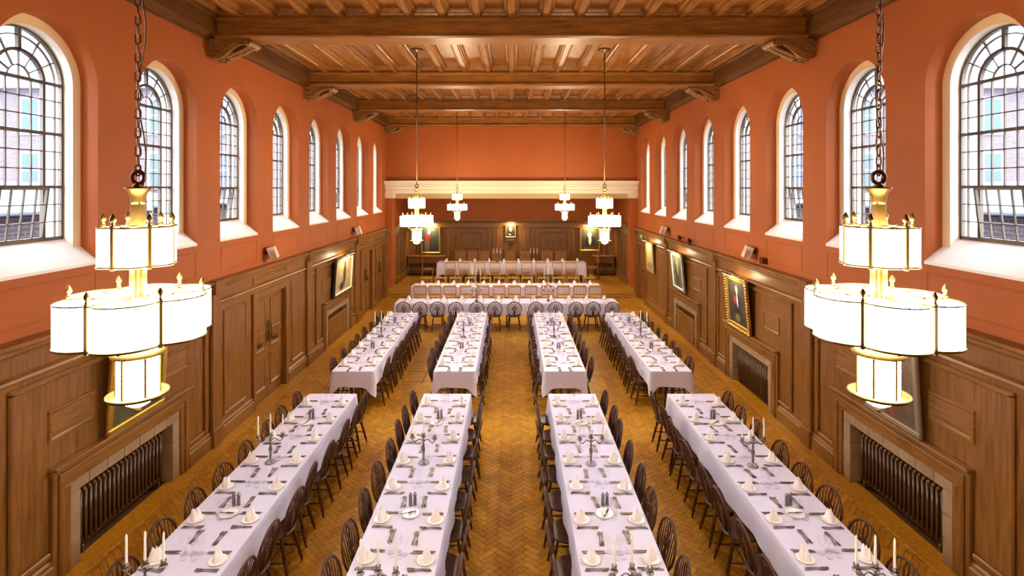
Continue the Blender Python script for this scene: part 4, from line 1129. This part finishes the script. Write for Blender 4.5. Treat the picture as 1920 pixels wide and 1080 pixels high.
# ================================================================ RADIATORS
def radiator(s, c, label):
    root = empty('radiator', (s*4.84, c, 0)); tag(root, label, 'radiator', 'cast iron radiators')
    n = 20; p = 1.42/n
    mb = MB()
    for dx in (-.05, 0, .05):
        mb.tube([(dx,0,.10),(dx,0,.68)], .017, 8)
    mb.tube([(-.05,0,.66),(-.03,0,.70),(0,0,.71),(.03,0,.70),(.05,0,.66)], .022, 8); mb.tube([(-.05,0,.11),(0,0,.09),(.05,0,.11)], .022, 8)
    me = mb.mesh('section')
    for i in range(n): mk('section', me, 'radiator', root, loc=(0, -.71+p*(i+.5), 0))
    MB().tube([(0,-.72,.11),(0,.72,.11)], .02, 8).obj('header_pipe', 'radiator', root); MB().tube([(0,-.72,.66),(0,.72,.66)], .02, 8).obj('header_pipe', 'radiator', root)
    for y in (-.64, .64): MB().cbox(-.06, y-.015, 0, .06, y+.015, .09, .006).obj('foot', 'radiator', root)
    MB().tube([(0,-.72,.66),(0,-.75,.66),(0,-.755,.6),(0,-.755,0)], .011, 8).obj('feed_pipe', 'radiator', root)
    MB().lathe([(.012,0),(.02,.008),(.02,.03),(.008,.04)], 10, (0,-.755,.66)).obj('valve', 'silver', root)
radiator(-1, 6.6, 'brown column radiator in the near left wall niche')
radiator(1, 6.6, 'brown column radiator in the near right wall niche')
radiator(1, 10.55, 'brown column radiator in niche below the ornate gilt painting')
def cover(s, c, label):
    root = empty('radiator_cover', (s*4.79, c, 0)); tag(root, label, 'radiator cover', 'wooden radiator covers')
    MB().cbox(-.09, -.72, .0, .09, .72, .64, .01).obj('casing', 'wain', root)
    MB().cbox(-.12, -.75, .64, .12, .75, .68, .012).obj('top_board', 'wainh', root)
    for i in range(9):
        y = -.68+i*.152; MB().cbox(-s*.09-.012, y, .05, -s*.09+.012, y+.144, .6, .006).obj('board', 'wain', root)
cover(-1, 14.45, 'boarded wooden radiator cover in the far left niche')
cover(1, 14.45, 'boarded wooden radiator cover in the far right niche')

# ================================================================ PAINTINGS
def painting(label, w, h, fw, fd, frame_mat, canvas, loc, rz, tilt, ornate=False, light=True, e=6.0, inner=None):
    root = empty('painting', loc); root.rotation_euler = (tilt, 0, rz); tag(root, label, 'painting', 'portraits on the panelling')
    for (x0, x1, z0, z1) in ((-w/2,w/2,0,fw),(-w/2,w/2,h-fw,h),(-w/2,-w/2+fw,fw,h-fw),(w/2-fw,w/2,fw,h-fw)):
        MB().cbox(x0, -fd, z0, x1, 0, z1, .012).obj('frame_bar', frame_mat, root)
    if ornate:
        mb = MB()
        def knob(x, z): mb.lathe([(.001,-.02),(.022,-.012),(.03,0),(.02,.016),(.001,.022)], 7, (x,-fd,z))
        nx_ = int(w/.055); nz = int(h/.055)
        for i in range(nx_+1):
            for z in (.0, h): knob(-w/2+w*i/nx_, z+R.uniform(-.008,.008))
        for i in range(nz+1):
            for x in (-w/2, w/2): knob(x+R.uniform(-.008,.008), h*i/nz)
        mb.obj('carved_gilt_edge', frame_mat, root)
    if inner:
        f = fw-.015
        for (x0, x1, z0, z1) in ((-w/2+f,w/2-f,f,f+.03),(-w/2+f,w/2-f,h-f-.03,h-f),(-w/2+f,-w/2+f+.03,f,h-f),(w/2-f-.03,w/2-f,f,h-f)):
            MB().cbox(x0, -fd-.006, z0, x1, -.01, z1, .006).obj('gilt_slip', inner, root)
    MB().add([(-w/2+fw*.8,-fd*.55,fw*.8),(w/2-fw*.8,-fd*.55,fw*.8),(w/2-fw*.8,-fd*.55,h-fw*.8),(-w/2+fw*.8,-fd*.55,h-fw*.8)], [(0,1,2,3)]).obj('canvas', canvas, root)
    MB().box(-w/2+.01, -.012, .01, w/2-.01, -.002, h-.01).obj('backboard', 'joint', root)
    if light:
        pl = MB().tube([(0,0,h+.02),(0,-.08,h+.12),(0,-.2,h+.10)], .008, 6).obj('picture_light', 'brass', root)
        MB().tube([(-w*.22,-.21,h+.09),(w*.22,-.21,h+.09)], .022, 8).obj('lamp_hood', 'brass', pl)
        MB().tube([(-w*.2,-.2,h+.068),(w*.2,-.2,h+.068)], .008, 8).obj('lamp_tube', 'plight', pl)
        ld = bpy.data.lights.new('picture_lamp', 'AREA'); ld.shape = 'RECTANGLE'; ld.size = w*.4; ld.size_y = .04; ld.energy = e; ld.color = (1,.82,.5)
        lo = bpy.data.objects.new('picture_lamp', ld); COL.objects.link(lo); lo.parent = root; lo.location = (0,-.2,h+.04); lo.rotation_euler = (math.radians(28), 0, 0)
    return root
S = srgb
cv = lambda *a: canvas_mat(*a)
LX, RX = -(FACE-.03), FACE-.03
painting('gilt framed dark green painting on the near left mantel, behind the chandelier', 1.0, 1.08, .07, .05, 'gold', cv('canvas_robed', S(60,58,34), S(92,84,46), [(.5,.45,.2,.4,S(44,36,30)),(.5,.8,.08,.1,S(196,150,110))]), (LX+.03, 6.6, 1.21), PI/2, .06, e=4)
painting('pale framed portrait with a red sash on the near right mantel', .95, 1.15, .07, .05, 'greyframe', cv('canvas_sash', S(74,62,52), S(120,98,78), [(.55,.4,.26,.45,S(96,70,56)),(.5,.42,.05,.4,S(170,46,40)),(.5,.8,.08,.1,S(200,160,120))]), (RX-.02, 6.51, 1.21), -PI/2, .06, e=4)
painting('portrait of a seated figure in an ornate carved gilt frame', 1.0, 1.06, .09, .06, 'gold', cv('canvas_seated', S(40,42,38), S(70,66,58), [(.5,.36,.3,.22,S(56,50,60)),(.5,.45,.15,.35,S(32,28,30)),(.38,.55,.09,.1,S(150,60,50)),(.5,.78,.065,.09,S(206,170,130)),(.5,.55,.035,.16,S(225,215,200)),(.45,.16,.14,.09,S(120,110,60))]), (RX-.02, 10.83, 1.22), -PI/2, .09, ornate=True, e=8)
painting('painting in a grey frame with white slip over the far right boarded niche', 1.02, 1.06, .075, .05, 'greyframe', cv('canvas_green', S(70,80,62), S(112,112,84), [(.45,.4,.2,.38,S(54,60,44)),(.5,.55,.08,.2,S(150,140,80)),(.5,.75,.07,.09,S(170,140,100))]), (RX-.02, 14.75, 1.25), -PI/2, .09, inner='white', e=8)
painting('narrow gilt framed pale group painting beside the far right door', .95, 1.02, .06, .05, 'gold', cv('canvas_pale', S(160,140,96), S(196,176,126), [(.3,.18,.06,.14,S(80,70,60)),(.5,.17,.06,.14,S(86,74,60)),(.7,.18,.06,.14,S(76,64,56))]), (RX, 17.9, 1.25), -PI/2, .05, e=8)
painting('wide black framed painting of a dark silhouette over the far left niche', 1.5, 1.02, .06, .07, 'blackframe', cv('canvas_silhouette', S(150,130,86), S(190,168,118), [(.56,.5,.085,.36,S(58,48,44)),(.42,.18,.14,.13,S(66,54,48)),(.57,.83,.05,.07,S(60,50,46))]), (LX+.02, 14.62, 1.2), PI/2, .06, inner='creamtrim', e=10)
def zb(q, y=BY-.1): return CAMZ-(q-354)*y/1000
painting('gilt framed portrait of a standing figure in a red coat, back wall left', 37*.0234, zb(425)-zb(475.5), .07, .05, 'gold', cv('canvas_red_coat', S(38,44,40), S(72,78,72), [(.3,.3,.16,.3,S(110,96,78)),(.32,.6,.14,.14,S(150,44,32)),(.42,.82,.075,.08,S(214,190,150)),(.52,.35,.06,.32,S(80,40,32))]), (X_at(807.5,BY-.1), BY-.09, zb(475.5)), 0, .04, e=18)
painting('small brightly lit gilt portrait at the centre of the back wall', 20*.0234, zb(422)-zb(445.6), .05, .05, 'gold', cv('canvas_white_hair', S(40,32,22), S(64,52,34), [(.5,.45,.25,.22,S(30,24,22)),(.5,.7,.14,.2,S(226,206,170)),(.4,.22,.14,.07,S(210,190,150))]), (X_at(957.5,BY-.1), BY-.09, zb(445.6)), 0, .04, e=14)
painting('gilt framed portrait with a white cravat, back wall right', 38*.0234, zb(427)-zb(471), .07, .05, 'gold', cv('canvas_cravat', S(48,48,38), S(78,74,58), [(.5,.35,.3,.35,S(38,34,32)),(.48,.72,.11,.13,S(214,190,150)),(.5,.45,.08,.2,S(220,206,170)),(.5,.1,.3,.1,S(96,60,44))]), (X_at(1106,BY-.1), BY-.09, zb(471)), 0, .04, e=18)

# ================================================================ SIDEBOARDS, SPEAKERS, SMALL THINGS
def sideboard(p0, p1, label):
    y = 23.0; x0, x1 = X_at(p0, 22.9), X_at(p1, 22.9); w = x1-x0; cx = (x0+x1)/2
    root = empty('sideboard', (cx, y+.2, .32)); tag(root, label, 'sideboard', 'sideboards on the dais')
    MB().cbox(-w/2, -.26, .80, w/2, .22, .84, .01).obj('top', 'wainh', root)
    MB().cbox(-w/2+.03, -.2, .52, w/2-.03, .2, .80, .006).obj('drawer_case', 'wain', root)
    for i in range(3):
        a = -w/2+.05+i*(w-.1)/3
        d = MB().cbox(a+.01, -.225, .55, a+(w-.1)/3-.01, -.19, .78, .006).obj('drawer', 'wain', root)
        MB().lathe([(.008,0),(.016,.012),(.001,.022)], 8).obj('knob', 'brass', d, loc=(a+(w-.1)/6, -.225, .665), rot=(PI/2,0,0))
    for x in (-w/2+.05, w/2-.05):
        for yy in (-.17, .17): MB().tube([(x,yy,0),(x,yy,.2),(x,yy,.53)], [.02,.026,.03], 8).obj('leg', 'wain', root)
    MB().cbox(-w/2+.05, -.17, .10, w/2-.05, .18, .13, .004).obj('lower_shelf', 'wain', root)
sideboard(762, 834, 'dark oak sideboard below the red coat portrait')
sideboard(1113, 1154, 'short dark oak sideboard below the white cravat portrait')
def speaker(s, y, z, label):
    root = empty('wall_speaker', (s*4.66, y, z)); tag(root, label, 'speaker', 'white wall speakers')
    mb = MB().cbox(-.09, -.10, -.12, .09, .10, .12, .015)
    mb.obj('speaker_box', 'speaker', root, rot=(.0, s*.35, -s*.5))
    g = MB().cbox(-.004, -.085, -.105, .004, .085, .105, .003)
    g.obj('grille', 'white', root, loc=(-s*.088*math.cos(.5)*.97, -.042*0-.03, 0) if False else (-s*.078, -.042, -.03), rot=(0, s*.35, -s*.5))
    MB().tube([(s*.14,.02,.02),(s*.05,.01,.0)], .018, 6).obj('bracket', 'brass', root); MB().cbox(s*.12-.012, -.03, -.04, s*.12+.012, .07, .08, .004).obj('wall_plate_bracket', 'brass', root)
speaker(-1, 10.4, 2.82, 'white speaker on the left wall above the double door panelling')
speaker(-1, 16.15, 2.80, 'white speaker high on the left wall towards the dais')
speaker(1, 10.5, 2.82, 'white speaker on the right wall above the ornate gilt painting')
speaker(1, 16.3, 2.80, 'white speaker high on the right wall towards the dais')
for y, nm in ((14.95,'further'),(14.1,'nearer')):
    root = empty('spot_lamp', (4.70, y, 2.602)); tag(root, 'small brown spot lamp, the %s of two, on the right panelling ledge' % nm, 'lamp', 'small spot lamps on the ledge')
    MB().lathe([(.04,0),(.04,.012),(.012,.02),(.01,.05)], 12).obj('base', 'chain', root)
    MB().lathe([(.02,-.07),(.045,-.05),(.055,.05),(.05,.06)], 12).obj('lamp_head', 'chain', root, loc=(0,0,.09), rot=(0,-1.0,0))
root = empty('control_box', (4.74, 10.05, 2.70)); tag(root, 'small brown junction box on the right wall beside the speaker', 'box')
MB().cbox(-.05, -.06, -.05, .06, .06, .06, .008).obj('housing', 'chain', root); MB().cbox(-.06, -.04, -.03, -.048, .04, .04, .003).obj('lid', 'radiator', root)
root = empty('exit_sign', (4.70, 19.3, 2.33)); tag(root, 'small green and white exit sign above the far right door', 'sign')
MB().cbox(-.012, -.15, -.07, .012, .15, .09, .004).obj('sign_plate', 'green', root)
MB().box(-.0135, -.09, -.045, -.0125, -.02, .065).obj('running_figure', 'white', root); MB().box(-.0135, .02, -.045, -.0125, .09, .065).obj('door_symbol', 'white', root)
root = empty('name_plaque', (X_at(957.5,BY), BY-.06, zb(450)))
tag(root, 'thin gilt name strip below the small central portrait', 'plaque')
MB().cbox(-.17, -.03, -.015, .17, .02, .015, .004).obj('strip', 'gold', root); MB().cbox(-.11, -.025, -.25, .11, .02, -.06, .004).obj('dark_plaque', 'blackframe', root)
